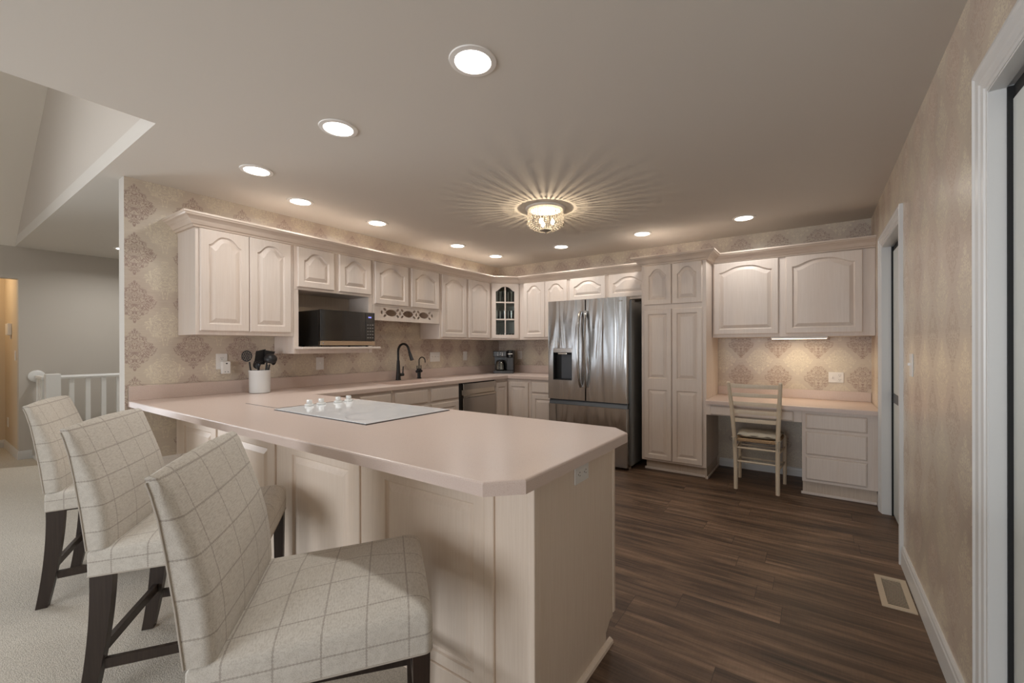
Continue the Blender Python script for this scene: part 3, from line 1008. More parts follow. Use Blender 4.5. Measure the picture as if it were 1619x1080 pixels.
# corner cabinet with a folded pair of doors
t = thing('corner_base_cabinet', 'L-shaped corner base cabinet under the coffee maker', 'kitchen cabinet', (.3, -.3, ZF), group='pickled maple base cabinets')
mb = MB()
L6 = [(.003, -.876), (.61, -.876), (.61, -.61), (.978, -.61), (.978, -.003), (.003, -.003)]
mb.prism([(x, y, .085) for x, y in L6], (0, 0, CZ - .086))
mb.build('cabinet_body', 'cab', t)
L7 = [(.01, -.874), (.54, -.874), (.54, -.54), (.976, -.54), (.976, -.01), (.01, -.01)]
MB().prism([(x, y, ZF) for x, y in L7], (0, 0, .1045)).build('toe_kick', 'toe', t)
door(t, ga, -.864, -.636, .108, .828, arch=False, stile=.04)
door(t, gb, .634, .945, .108, .828, arch=False)
base_cab('base_cabinet', 'pickled maple base cabinet with one drawer beside the fridge', gb, .981, 1.338,
         [('drawer', .995, 1.322, .710, .845), ('door', .995, 1.322, .108, .690)])

# dishwasher
t = thing('dishwasher', 'stainless steel dishwasher under the counter near the corner', 'dishwasher', (.3, -1.20, ZF))
MB().box(.03, .606, -1.522, -.879, ZF, CZ - .002, .002).build('tub', 'black', t)
MB().box(.607, .638, -1.478, -.885, .085, .700, .004).build('door', 'steel_dw', t)
MB().box(.607, .640, -1.478, -.885, .790, .862, .004).build('control_panel', 'steel_dw', t)
mb = MB()
mb.prism([(.607, -1.478, .788), (.612, -1.478, .788), (.615, -1.478, .735), (.640, -1.478, .728), (.640, -1.478, .703), (.607, -1.478, .703)], (0, .593, 0))
mb.build('pocket_handle', 'chrome', t)

# ------------------------------------------------------------------ peninsula
PY0, PY1, PX1 = -3.90, -3.25, 3.155
t = thing('peninsula_cabinet', 'pickled maple peninsula cabinet with raised back panels behind the stools', 'kitchen cabinet', (1.6, -3.57, ZF))
mb = MB()
mb.box(.003, PX1 - .02, PY0 + .02, PY1 - .0, .085, CZ - .001)
mb.build('cabinet_body', 'cab_warm', t)
MB().box(.003, PX1 - .021, PY0 + .021, PY1 - .075, ZF, .0845).build('toe_kick', 'toe', t)
FPn = Face((0, PY0 + .02, 0), (1, 0, 0), (0, -1, 0))
for x0, x1 in ((.003, .672), (.720, 1.435), (1.482, 2.195), (2.236, 2.950)):
    mb = raised(MB(), FPn, x0, x1, ZF + .09, CZ - .001, 0.0005, .018, [(x0 + (.155 if x0 < .1 else .168), x1 - .052, .115, .722, 0)])
    mb.build('back_panel', 'cab_warm', t)
for x0, x1 in ((.6725, .7195), (1.4355, 1.4815), (2.1955, 2.2355), (2.9505, 2.994)):
    mb = MB()
    fbox(mb, FPn, x0, x1, ZF + .09, CZ - .001, 0.0005, .026, .005)
    mb.build('batten', 'cab_warm', t)
mb = MB()
fbox(mb, FPn, 2.9945, PX1 - .024, ZF, CZ - .001, 0.0005, .016, .001)
mb.build('corner_stile', 'cab_warm', t)
MB().box(PX1 - .0235, PX1 + .004, PY0 - .002, PY0 + .04, ZF, CZ - .001, .004).build('corner_post', 'cab_warm', t)
# end panel with a notch for the toe kick
mb = MB()
nz = .070
mb.prism([(PX1 - .0195, PY0 + .0405, ZF), (PX1 - .0195, PY1 - .075, ZF), (PX1 - .0195, PY1 - .075, nz - .035), (PX1 - .0195, PY1 - .028, nz), (PX1 - .0195, PY1 - .0, nz), (PX1 - .0195, PY1 - .0, CZ - .001), (PX1 - .0195, PY0 + .0405, CZ - .001)], (.0195, 0, 0))
mb.build('end_panel', 'cab_warm', t)
MB().box(PX1 - .024, PX1 + .004, PY1 + .0005, PY1 + .022, nz + .015, CZ - .001, .003).build('edge_stile', 'cab_warm', t)
mb = MB()
mb.prism([(PX1 + .0005, PY0 + .0405, ZF), (PX1 + .020, PY0 + .0405, ZF), (PX1 + .018, PY0 + .0405, ZF + .012), (PX1 + .008, PY0 + .0405, ZF + .020), (PX1 + .0005, PY0 + .0405, ZF + .021)], (0, .57, 0))
mb.build('shoe_moulding', 'cab_warm', t)
mb = MB()
fbox(mb, FPn, .003, 2.99, ZF, ZF + .0895, 0.0005, .022, .005)
mb.build('base_moulding', 'cab_warm', t)

# counter: sink run, corner run and peninsula in one slab, with the moulded bowl
def rounded_rect(x0, x1, y0, y1, r, n=6):
    L = []
    for cx, cy, a0 in ((x1 - r, y1 - r, 0), (x0 + r, y1 - r, PI / 2), (x0 + r, y0 + r, PI), (x1 - r, y0 + r, 1.5 * PI)):
        for k in range(n + 1):
            a = a0 + k / n * PI / 2
            L.append((cx + r * math.cos(a), cy + r * math.sin(a)))
    return L
YS, YK, XE = -4.1656, -3.2266, 3.25
outline = [(.002, YS), (XE - .085, YS), (XE, YS + .083), (XE, YK - .085), (XE - .085, YK), (.648, YK), (.648, -.648), (1.340, -.648), (1.340, -.002), (.002, -.002)]
SINK = (.205, .560, -2.370, -1.655)
t = thing('countertop', 'rose solid-surface countertop running from sink wall to peninsula end', 'countertop', (.65, -3.2, CZ))
mb = MB()
def flat(a, b, d):
    return Vector((a, b, CZ + d))
# softly eased upper edge: slab plus a thin inset cap
def inset_poly(P, d):
    out = []
    n = len(P)
    for i in range(n):
        a, b, c = Vector(P[i - 1]), Vector(P[i]), Vector(P[(i + 1) % n])
        e0, e1 = (b - a).normalized(), (c - b).normalized()
        n0, n1 = Vector((-e0.y, e0.x)), Vector((-e1.y, e1.x))
        m = (n0 + n1)
        m = m / m.length_squared * 2
        out.append(tuple(b + m * d))
    return out
hole = rounded_rect(*SINK, .06)
bm = mb.bm
def slab_layers():
    O = [(outline, 0.0), (outline, .034), (inset_poly(outline, .0022), .0382), (inset_poly(outline, .007), .040)]
    rings = [[bm.verts.new((p[0], p[1], CZ + d)) for p in P] for P, d in O]
    for A, B in zip(rings, rings[1:]):
        for k in range(len(A)):
            bm.faces.new((A[k], A[(k + 1) % len(A)], B[(k + 1) % len(B)], B[k]))
    hb = [bm.verts.new((p[0], p[1], CZ)) for p in hole]
    ht = [bm.verts.new((p[0], p[1], CZ + .040)) for p in hole]
    for k in range(len(hb)):
        bm.faces.new((hb[k], hb[(k + 1) % len(hb)], ht[(k + 1) % len(ht)], ht[k]))
    for R, Hh in ((rings[0], hb), (rings[-1], ht)):
        es = []
        for L in (R, Hh):
            for k in range(len(L)):
                e = bm.edges.get((L[k], L[(k + 1) % len(L)])) or bm.edges.new((L[k], L[(k + 1) % len(L)]))
                es.append(e)
        bmesh.ops.triangle_fill(bm, use_beauty=True, edges=es)
slab_layers()
mb.build('slab', 'counter', t)
mb = MB()
mb.prism([(.003, YS + .002, .9155), (.022, YS + .002, .9155), (.022, YS + .002, 1.012), (.019, YS + .002, 1.015), (.003, YS + .002, 1.015)], (0, -YS - .006, 0))
mb.build('backsplash', 'counter', t)
mb = MB()
mb.prism([(.0225, -.003, .9155), (.0225, -.022, .9155), (.0225, -.022, 1.012), (.0225, -.019, 1.015), (.0225, -.003, 1.015)], (1.3175, 0, 0))
mb.build('backsplash', 'counter', t)
mb = MB()
x0, x1, y0, y1 = SINK
mb.loft([[(p[0], p[1], z) for p in rounded_rect(x0 + i, x1 - i, y0 + i, y1 - i, .06 - i * .3)] for z, i in
         ((CZ - .001, -.004), (CZ - .001, .0), (.760, .006), (.715, .03))], cap0=False)
o = mb.build('sink_bowl', 'counter', t, smooth=True)
MB().lathe([(.042, .7155), (.042, .718), (.03, .716)], (.38, -2.01, 0)).build('drain', 'chrome', t, smooth=True)

# flush cutting board let into the counter, and the cooktop beside it
t = thing('cutting_board', 'flush rose board outlined by a dark seam left of the cooktop', 'cutting board', (1.04, -3.525, .915))
MB().box(.835, 1.248, -3.780, -3.268, .9152, .9162).build('seam', 'cookrim', t)
MB().box(.838, 1.245, -3.776, -3.272, .9163, .9172).build('board', 'counter', t)
t = thing('cooktop', 'white ceramic glass cooktop with printed rings set into the peninsula', 'cooktop', (1.75, -3.55, .915))
MB().box(1.302, 2.172, -3.824, -3.272, .9152, .9185).build('gasket', 'cookrim', t)
MB().box(1.305, 2.169, -3.820, -3.276, .9186, .9225, .0015).build('glass_top', 'cooktop', t)
def ring(x, y, r, w=.0022):
    mb = MB()
    n = 56
    a = [mb.bm.verts.new((x + (r - w) * math.cos(2 * PI * k / n), y + (r - w) * math.sin(2 * PI * k / n), .9229)) for k in range(n)]
    b = [mb.bm.verts.new((x + r * math.cos(2 * PI * k / n), y + r * math.sin(2 * PI * k / n), .9229)) for k in range(n)]
    for k in range(n):
        mb.bm.faces.new((a[k], a[(k + 1) % n], b[(k + 1) % n], b[k]))
    mb.build('burner_ring', 'ring', t)
for x, y, r in ((1.700, -3.435, .128), (1.700, -3.435, .072), (1.990, -3.655, .132), (2.050, -3.400, .088), (1.622, -3.695, .083)):
    ring(x, y, r)
for y in (-3.640, -3.565, -3.450, -3.375):
    mb = MB()
    c = (1.352, y, 0)
    mb.lathe([(.024, .923), (.026, .929), (.025, .934), (.019, .937)], c, 24)
    mb.box(1.352 - .016, 1.352 + .016, y - .0105, y + .0105, .9372, .960, .003)
    mb.build('control_knob', 'knob', t, smooth=True)

# ------------------------------------------------------------------ refrigerator
t = thing('refrigerator', 'stainless french-door refrigerator with ice dispenser and bottom freezer', 'refrigerator', (1.83, -.40, ZF))
FX0, FX1, FXM = 1.348, 2.298, 1.818
FYF, FYB = -.805, -.715          # door fronts, door backs
mb = MB()
mb.box(1.352, 2.312, -.700, -.03, .015, 1.755, .006)
mb.box(1.352, 2.312, -.712, -.701, .05, 1.755)
mb.build('cabinet', 'fridge_side', t)
def fr_door(x0, x1, z0, z1, hole=None, name='door'):
    mb = MB()
    n = 7
    def crossec(x0, x1):
        L = [(x0, FYB), (x0, FYF + .018)]
        for k in range(1, n + 1):
            a = k / n * PI / 2
            L.append((x0 + .014 * (1 - math.cos(a)), FYF + .018 - .018 * math.sin(a)))
        R = [(x1 - (p[0] - x0), p[1]) for p in L[::-1]]
        return L + R
    mb.prism([(x, y, z0) for x, y in crossec(x0, x1)], (0, 0, z1 - z0))
    return mb.build(name, 'steel', t, smooth=True, sharp=0.9)
# left door leaves room for the dispenser recess
DXa, DXb, DZa, DZb = 1.412, 1.655, .900, 1.262
mb = MB()
mb.plate([(FX0, .682), (FXM - .003, .682), (FXM - .003, 1.800), (FX0, 1.800)], [[(DXa, DZa), (DXb, DZa), (DXb, DZb), (DXa, DZb)]],
         lambda a, b, d: Vector((a, FYB - d, b)), .090)
ld = mb.build('door', 'steel', t)
mb = MB()
mb.box(DXa + .001, DXb - .001, FYB - .012, FYB - .004, DZa, DZb).box(DXa + .001, DXa + .008, FYF + .004, FYB - .013, DZa, 1.21).box(DXb - .008, DXb - .001, FYF + .004, FYB - .013, DZa, 1.21)
mb.box(DXa + .009, DXb - .009, FYF + .006, FYB - .013, DZa + .001, DZa + .010)
mb.build('dispenser_recess', 'black', ld)
MB().box(DXa + .001, DXb - .001, FYF - .001, FYB - .013, 1.212, DZb - .001, .002).build('dispenser_panel', 'steel_dw', ld)
mb = MB()
mb.box(DXa + .075, DXb - .012, FYB - .030, FYB - .013, DZa + .011, 1.19, .004)
mb.build('dispenser_paddle', 'dispenser', ld)
MB().box(DXa + .062, DXb - .070, FYF + .006, FYF + .05, 1.190, 1.211, .003).build('dispenser_spout', 'chrome', ld)
rd = fr_door(FXM + .003, FX1, .682, 1.800)
mb = MB()
mb.lathe([(.008, 0), (.008, .0012)], (2.215, FYF - .0002, 1.758), 16, mat=Matrix.Rotation(PI / 2, 3, 'X').to_4x4())
mb.box(2.228, 2.252, FYF - .0014, FYF - .0002, 1.752, 1.764)
mb.build('badge', 'print', rd)
fz = fr_door(FX0, FX1, .012, .625, name='freezer_drawer')
mb = MB()
mb.prism([(FX0 + .004, FYF + .012, .6265), (FX0 + .004, FYF + .034, .6265), (FX0 + .004, FYF + .040, .678), (FX0 + .004, FYF + .030, .678)], (FX1 - FX0 - .008, 0, 0))
mb.build('drawer_grip', 'dispenser', fz)
for x, s in ((1.763, -1), (1.849, 1)):
    mb = MB()
    pts, rs = [], []
    for k in range(25):
        u = k / 24
        z = .835 + u * .83
        bow = math.sin(PI * u) ** 0.55
        pts.append((x + s * .012 * (1 - bow) * -1, FYF - .012 - .052 * bow, z))
        rs.append(.0165)
    mb.tube(pts, rs, 12, flat=(.8, 1.15))
    mb.build('handle', 'steel', t, smooth=True)
for x in (1.36, 2.255):
    MB().box(x, x + .055, -.70, -.60, 1.7555, 1.775, .004).build('hinge_cover', 'fridge_side', t)
for x in (1.39, 2.275):
    MB().lathe([(.02, ZF), (.02, .0145)], (x, -.68, 0), 16).build('foot', 'chrome', t)
for x in (1.39, 2.275):
    MB().lathe([(.02, ZF), (.02, .0145)], (x, -.10, 0), 16).build('foot', 'chrome', t)

# ------------------------------------------------------------------ microwave
t = thing('microwave', 'black countertop microwave with a bronze lower strip in the cabinet niche', 'microwave', (.26, -2.765, 1.2845))
MX, MY0, MY1, MZ0, MZ1 = .44, -3.038, -2.497, 1.294, 1.604
MB().box(.05, MX - .035, MY0 + .003, MY1 - .003, MZ0, MZ1 - .002, .004).build('housing', 'mwbody', t)
MB().box(MX - .034, MX, MY0, MY1 - .103, 1.3365, MZ1, .003).build('door', 'mwglass', t)
cp = MB().box(MX - .034, MX, MY1 - .100, MY1, 1.3365, MZ1, .003).build('control_panel', 'mwglass', t)
mb = MB()
mb.box(MX - .034, MX + .001, MY0, MY1, 1.297, 1.3355, .002)
tr = mb.build('lower_strip', 'mwtrim', t)
MB().lathe([(.007, 0), (.007, .001)], (MX + .0012, MY0 + .022, 1.316), 16, mat=Matrix.Rotation(PI / 2, 4, 'Y')).build('badge', 'print', tr)
mb = MB()
for k in range(5):
    for j in range(3):
        mb.box(MX + .0002, MX + .0008, MY1 - .084 + j * .026, MY1 - .068 + j * .026, 1.365 + k * .030, 1.371 + k * .030)
mb.build('key', 'print', cp)
mb = MB()
for y in (-.070, -.062, -.053, -.045):
    mb.box(MX + .0002, MX + .0008, MY1 + y, MY1 + y + .0055, 1.553, 1.566)
mb.build('clock_display', 'lcd', cp)
for x in (.09, .37):
    for y in (MY0 + .04, MY1 - .04):
        MB().lathe([(.012, 1.2842), (.012, 1.2938)], (x, y, 0), 12).build('foot', 'black', t)

# ------------------------------------------------------------------ faucets
def faucet():
    t = thing('kitchen_faucet', 'tall matte black pull-down faucet at the sink', 'faucet', (.10, -1.945, .9156), rz=.12, world=False)
    MB().lathe([(.030, .0), (.030, .008), (.026, .012), (.0205, .10), (.0165, .20), (.0150, .215)], n=28).build('body', 'blackmatte', t, smooth=True)
    pts = [(0, 0, .215), (0, 0, .315)]
    for k in range(1, 15):
        a = PI - k / 14 * PI * .93
        pts.append((.078 + .078 * math.cos(a), 0, .315 + .083 * math.sin(a)))
    d = Vector(pts[-1]) - Vector(pts[-2]); d.normalize()
    pts.append(tuple(Vector(pts[-1]) + d * .02))
    MB().tube(pts, .0125, 14).build('spout', 'blackmatte', t, smooth=True)
    p = Vector(pts[-1])
    d = (d + Vector((.10, 0, 0))).normalized()
    MB().tube([p, p + d * .015, p + d * .075, p + d * .100], [.0135, .0155, .0185, .0200], 16).build('spray_head', 'blackmatte', t, smooth=True)
    h = MB().tube([(.01, .015, .058), (.02, .060, .058)], .0165, 16).build('valve_arm', 'blackmatte', t, smooth=True)
    MB().tube([(.02, .050, .07), (.024, .052, .150)], [.0065, .0055], 10).build('lever', 'blackmatte', h, smooth=True)
    return t
faucet()
t = thing('water_tap', 'small matte black two-lever filtered water tap beside the faucet', 'faucet', (.10, -1.645, .9156), rz=.35, world=False)
MB().lathe([(.026, 0), (.026, .006), (.019, .010), (.019, .085), (.024, .090), (.024, .112), (.012, .116)], n=24).build('body', 'blackmatte', t, smooth=True)
pts = [(0, 0, .112), (0, 0, .205)] + [(.038 - .038 * math.cos(k / 12 * PI * .94), 0, .205 + .040 * math.sin(k / 12 * PI * .94)) for k in range(1, 13)]
pts.append((pts[-1][0] + .003, 0, pts[-1][2] - .03))
MB().tube(pts, .0062, 10).build('spout', 'blackmatte', t, smooth=True)
for s in (-1, 1):
    h = MB().tube([(0, s * .018, .082), (0, s * .056, .082)], [.012, .016], 14).build('valve_arm', 'blackmatte', t, smooth=True)
    MB().tube([(0, s * .046, .09), (0, s * .047, .150)], .005, 8).build('lever', 'blackmatte', h, smooth=True)
# ------------------------------------------------------------------ coffee maker
t = thing('coffee_maker', 'black two-sided coffee maker with glass carafe in the counter corner', 'coffee maker', (.315, -.285, .9156), rz=math.atan2(.144, .235), world=False)
# local: x along the front, -y towards the room; width .275
w = .1375
MB().box(-w, w, -.155, .115, 0, .036, .005).build('base', 'coffeegrey', t)
MB().box(-w, w - .092, .020, .115, .0365, .226, .004).build('rear_column', 'coffee', t)
b = MB().box(-w, w - .092, -.150, .115, .2265, .305, .008).build('brew_head', 'coffee', t)
mb = MB()
for dx, dz in ((0, .0), (0, .018), (0, .036), (.035, .014), (.040, .036), (.062, 0), (.062, .014), (.062, .030)):
    mb.box(-.078 + dx, -.070 + dx, -.1512, -.1502, .243 + dz, .251 + dz)
mb.build('button', 'white', b)
MB().box(w - .091, w, -.120, .115, .0365, .215, .006).build('pod_column', 'coffee', t)
p = MB().lathe([(.045, .2155), (.046, .27), (.045, .305), (.038, .317), (.0, .317)], (w - .046, -.085, 0), 28, caps=False).build('pod_head', 'coffee', t, smooth=True)
mb = MB()
mb.box(w - .075, w - .012, -.1335, -.130, .262, .270, .001)
mb.build('pod_handle', 'chrome', p)
MB().box(w - .091, w, -.05, .115, .2155, .312, .006).build('pod_back', 'coffee', t)
c = MB().lathe([(.052, .0372), (.068, .050), (.070, .115), (.058, .150), (.052, .160), (.050, .160), (.055, .148), (.067, .114), (.065, .052), (.05, .040)], (-.048, -.070, 0), 28).build('carafe', 'tumbler', t, smooth=True)
MB().lathe([(.054, .1605), (.054, .172), (.03, .182)], (-.048, -.070, 0), 24).build('carafe_lid', 'coffee', c, smooth=True)
MB().tube([(-.048, -.122, .160), (-.048, -.160, .150), (-.048, -.163, .090), (-.048, -.140, .062)], .008, 10).build('carafe_handle', 'coffeegrey', c, smooth=True)

# ------------------------------------------------------------------ utensil crock
CX, CY = .208, -3.414
t = thing('utensil_crock', 'white stoneware crock of cooking utensils on the counter', 'crock', (CX, CY, .9155))
MB().lathe([(.066, .9155), (.074, .920), (.076, 1.08), (.079, 1.088), (.079, 1.098), (.072, 1.098), (.070, 1.085), (.068, .928)], (CX, CY, 0), 40).build('pot', 'crock', t, smooth=True)
def utensil(name, label, foot, top, parts):
    t = thing(name, label, 'cooking utensil', (CX, CY, .93), group='utensils in the white crock')
    f, q = Vector(foot), Vector(top)
    MB().tube([f, f + (q - f) * .5, q], [.006, .0065, .006], 10).build('handle', 'nylon', t, smooth=True)
    for nm, mb in parts:
        mb.build(nm, 'nylon', t, smooth=True)
    return t
def disc_head(c, n, r, thick, sc=1.25, dish=.0, holes=0):
    """round head facing n"""
    z = Vector(n).normalized()
    up = Vector((0, 0, 1))
    x = up.cross(z).normalized()
    y = z.cross(x)
    m = Matrix((x, y, z)).transposed().to_4x4()
    m.translation = Vector(c)
    mb = MB()
    if holes:
        hs = []
        for rr, nn in ((0, 1), (.38, 6), (.70, 12)):
            for k in range(nn):
                a = 2 * PI * k / nn
                hs.append(ell(rr * r * math.cos(a), rr * r * sc * math.sin(a), .0042, .0042, n=8))
        mb.plate(ell(0, 0, r, r * sc, n=36), hs, lambda a, b, d: m @ Vector((a, b, d)), thick)
    else:
        prof = [(r * math.sin(k / 8 * PI / 2), -dish * math.cos(k / 8 * PI / 2)) for k in range(9)]
        prof += [(p[0] * .94, p[1] + thick) for p in prof[::-1]]
        mb.lathe(prof, n=28, caps=False)
        for v in mb.bm.verts:
            v.co.y *= sc
        mb.xf(m)
    return mb
cam_dir = (1, -.45, .1)
utensil('skimmer', 'black perforated skimmer leaning left in the crock', (CX - .012, CY - .042, .94), (CX - .01, CY - .072, 1.165),
        [('skimmer_head', disc_head((CX - .012, CY - .090, 1.212), cam_dir, .036, .004, 1.25, holes=1))])
def fork_head(c, n):
    mb = disc_head(c, n, .026, .004, 1.2, .014)
    for k in range(5):
        y = -.024 + k * .012
        mb.tube([(c[0] + .006, c[1] + y, c[2] + .012), (c[0] + .022, c[1] + y * 1.1, c[2] + .030), (c[0] + .036, c[1] + y * 1.15, c[2] + .024)], [.004, .0035, .0025], 8)
    return mb
utensil('pasta_server', 'black toothed pasta server in front of the skimmer', (CX + .040, CY - .022, .94), (CX + .047, CY - .034, 1.122),
        [('server_head', fork_head((CX + .045, CY - .042, 1.142), cam_dir))])
def blade(pts, thick):
    mb = MB()
    mb.prism(pts, thick)
    return mb
utensil('spatula', 'black square spatula standing at the back of the crock', (CX - .045, CY + .002, .94), (CX - .050, CY + .018, 1.150),
        [('blade', blade([(CX - .055, CY - .020, 1.140), (CX - .050, CY + .058, 1.140), (CX - .050, CY + .066, 1.266), (CX - .055, CY - .005, 1.250)], (.004, 0, 0)))])
utensil('slotted_turner', 'black angled turner leaning right in the crock', (CX - .030, CY + .036, .94), (CX - .024, CY + .066, 1.165),
        [('blade', blade([(CX - .030, CY + .045, 1.150), (CX - .022, CY + .098, 1.175), (CX - .022, CY + .128, 1.245), (CX - .030, CY + .050, 1.258)], (.004, 0, 0)))])
utensil('ladle', 'black ladle with a round bowl in front of the turner', (CX + .040, CY + .020, .94), (CX + .050, CY + .034, 1.142),
        [('bowl', disc_head((CX + .060, CY + .055, 1.187), (-.75, .2, -.55), .047, .003, .95, .036))])
utensil('serving_spoon', 'black serving spoon at the right edge of the crock', (CX + .012, CY + .030, .94), (CX + .016, CY + .068, 1.142),
        [('bowl', disc_head((CX + .016, CY + .098, 1.176), (.9, -.6, .15), .022, .003, 1.9, .010))])

# ------------------------------------------------------------------ wall plates
def plate(name, label, cat, F, a, b, w, h, kinds, group=None):
    """cover plate centred at (a,b) of face F; kinds is a list of (offset_a, offset_b, kind)"""
    t = thing(name, label, cat, F.at(a, b, 0), group=group)
    mb = MB()
    fbox(mb, F, a - w / 2, a + w / 2, b - h / 2, b + h / 2, 0.0005, .006, .0015)
    mb.build('cover_plate', 'white', t)
    for da, db, k in kinds:
        x, z = a + da, b + db
        mb = MB()
        if k == 'toggle':
            fbox(mb, F, x - .004, x + .004, z - .003, z + .012, .0062, .018, .001)
            mb.build('switch_lever', 'white', t)
        elif k == 'rocker':
            fbox(mb, F, x - .016, x + .016, z - .033, z + .033, .0062, .0085, .001)
            mb.build('rocker', 'white', t)
        else:
            r = .0165
            mb.prism([F.at(x + r * math.cos(2 * PI * q / 20) * .95, z + r * math.sin(2 * PI * q / 20) * (.8 if abs(math.sin(2 * PI * q / 20)) > .7 else 1), .0062) for q in range(20)], F.n * .0012)
            s = mb.build('socket', 'white', t)
            mb = MB()
            if k == 'outlet':
                for dx in (-.0065, .0065):
                    fbox(mb, F, x + dx - .0011, x + dx + .0011, z - .001, z + .008, .0076, .0079)
                fbox(mb, F, x - .0025, x + .0025, z - .011, z - .007, .0076, .0079)
            else:   # lying on its side
                for dz in (-.0065, .0065):
                    fbox(mb, F, x - .001, x + .008, z + dz - .0011, z + dz + .0011, .0076, .0079)
                fbox(mb, F, x - .011, x - .007, z - .0025, z + .0025, .0076, .0079)
            mb.build('slot', 'slot', s)
    return t
WA, WB = FA(0.0), FB(0.0)
WC = Face((4.34, 0, 0), (0, -1, 0), (-1, 0, 0))
plate('wall_outlet', 'white wall outlet left of the crock with a charger plugged in', 'outlet', WA, -3.605, 1.170, .078, .122, [(0, .026, 'outlet'), (0, -.026, 'outlet')])
t = thing('usb_charger', 'white charger block plugged into the outlet left of the crock', 'charger', (.05, -3.590, 1.123))
mb = MB()
mb.box(.0085, .046, -3.616, -3.558, 1.072, 1.170, .004)
mb.build('housing', 'white', t)
mb = MB()
mb.box(.0462, .0467, -3.592, -3.580, 1.149, 1.158).box(.0462, .0467, -3.600, -3.593, 1.085, 1.090).box(.0462, .0467, -3.580, -3.573, 1.085, 1.090)
mb.build('socket_slots', 'slot', t)
plate('wall_switch', 'white wall plate with one dark toggle below the microwave', 'switch', WA, -2.790, 1.125, .075, .118, [(0, .0, 'toggle'), (0, -.032, 'rocker')][:1])
plate('wall_switch', 'white triple switch plate right of the small tap', 'switch', WA, -1.300, 1.156, .165, .118, [(-.046, 0, 'toggle'), (0, 0, 'toggle'), (.046, 0, 'toggle')])
plate('wall_switch', 'white narrow switch plate between triple switch and coffee maker', 'switch', WA, -.748, 1.158, .075, .118, [(0, 0, 'rocker')])
plate('wall_outlet', 'white wall outlet right of the coffee maker', 'outlet', WB, .383, 1.159, .075, .118, [(0, .026, 'outlet'), (0, -.026, 'outlet')])
plate('wall_outlet', 'white switch and outlet combination plate above the desk', 'outlet', WB, 4.075, .978, .118, .100, [(-.030, 0, 'toggle'), (.030, .020, 'outlet'), (.030, -.022, 'outlet')])
FE = Face((PX1, 0, 0), (0, 1, 0), (1, 0, 0))
plate('wall_outlet', 'white outlet lying sideways on the peninsula end panel', 'outlet', FE, -3.562, .792, .114, .070, [(-.026, 0, 'side'), (.026, 0, 'side')])
plate('wall_switch', 'white toggle switch on the right wall beside the doorway', 'switch', WC, 1.985, 1.176, .078, .122, [(0, 0, 'toggle')])
# hall fittings
FH = Face((0, -4.266, 0), (1, 0, 0), (0, -1, 0))
t = thing('thermostat', 'small white thermostat in the lit hall', 'thermostat', FH.at(-4.36, 1.51, 0))
mb = MB(); fbox(mb, FH, -4.46, -4.26, 1.44, 1.585, 0.0005, .035, .006); mb.build('housing', 'white', t)
mb = MB(); fbox(mb, FH, -4.30, -4.28, 1.39, 1.4395, 0.006, .012, .002); mb.build('wire_stub', 'white', t)
plate('wall_switch', 'white switch plate at the edge of the lit hall doorway', 'switch', FH, -3.97, 1.19, .075, .118, [(0, 0, 'rocker')])
plate('wall_outlet', 'white outlet low on the lit hall wall', 'outlet', FH, -4.60, .335, .075, .118, [(0, .026, 'outlet'), (0, -.026, 'outlet')])
t = thing('smoke_detector', 'small round smoke detector on the hall ceiling', 'smoke detector', (-4.55, -4.62, 2.40))
MB().lathe([(.075, 2.3995), (.075, 2.375), (.06, 2.36)], (-4.55, -4.62, 0), 28).build('housing', 'white', t, smooth=True)

# ------------------------------------------------------------------ desk
t = thing('desk_counter', 'rose desk countertop with backsplash between pantry and right wall', 'countertop', (3.7, -.34, .722))
mb = MB()
mb.loft([[(x, y, z) for x, y in ((3.034, -.68 + i), (4.337, -.68 + i), (4.337, -.003), (3.034, -.003))] for z, i in ((.724, 0), (.754, 0), (.758, .002), (.760, .007))])
mb.build('slab', 'counter', t)
MB().box(3.034, 4.337, -.022, -.003, .7605, .850, .002).build('backsplash', 'counter', t)
t = thing('desk_drawer_unit', 'pickled maple desk pedestal with three drawers beside the doorway', 'drawer unit', (4.07, -.32, ZF))
FDk = Face((0, -.63, 0), (1, 0, 0), (0, -1, 0))
MB().box(3.814, 4.334, -.63, -.03, .108, .7235, .0015).build('cabinet_body', 'cab', t)
MB().box(3.818, 4.3255, -.562, -.04, ZF, .1075).build('toe_kick', 'toe', t)
MB().box(3.806, 4.3255, -.576, -.5625, ZF, .004, .004).build('toe_moulding', 'cab', t)
for b0, b1 in ((.568, .694), (.346, .543), (.132, .326)):
    drawer_front(t, FDk, 3.841, 4.258, b0, b1)
t = thing('pencil_drawer', 'shallow pickled maple drawer under the desk behind the chair', 'drawer unit', (3.42, -.33, .615))
MB().box(3.0335, 3.8135, -.629, -.609, .614, .7235, .001).build('apron', 'cab', t)
drawer_front(t, FDk, 3.069, 3.752, .619, .705)
MB().box(3.08, 3.74, -.608, -.20, .630, .7235).build('drawer_box', 'cab_in', t)
t = thing('under_cabinet_light', 'thin lit strip light under the desk cabinets', 'light', (3.78, -.25, 1.366))
MB().box(3.557, 4.005, -.318, -.235, 1.348, 1.3665, .003).build('housing', 'white', t)
MB().box(3.565, 3.997, -.312, -.241, 1.3455, 1.3478).build('diffuser', 'deskled', t)
area_light('desk_lamp', (3.78, -.276, 1.342), (0, 0, 0), .42, .05, P_DESK, (1.0, .80, .55))

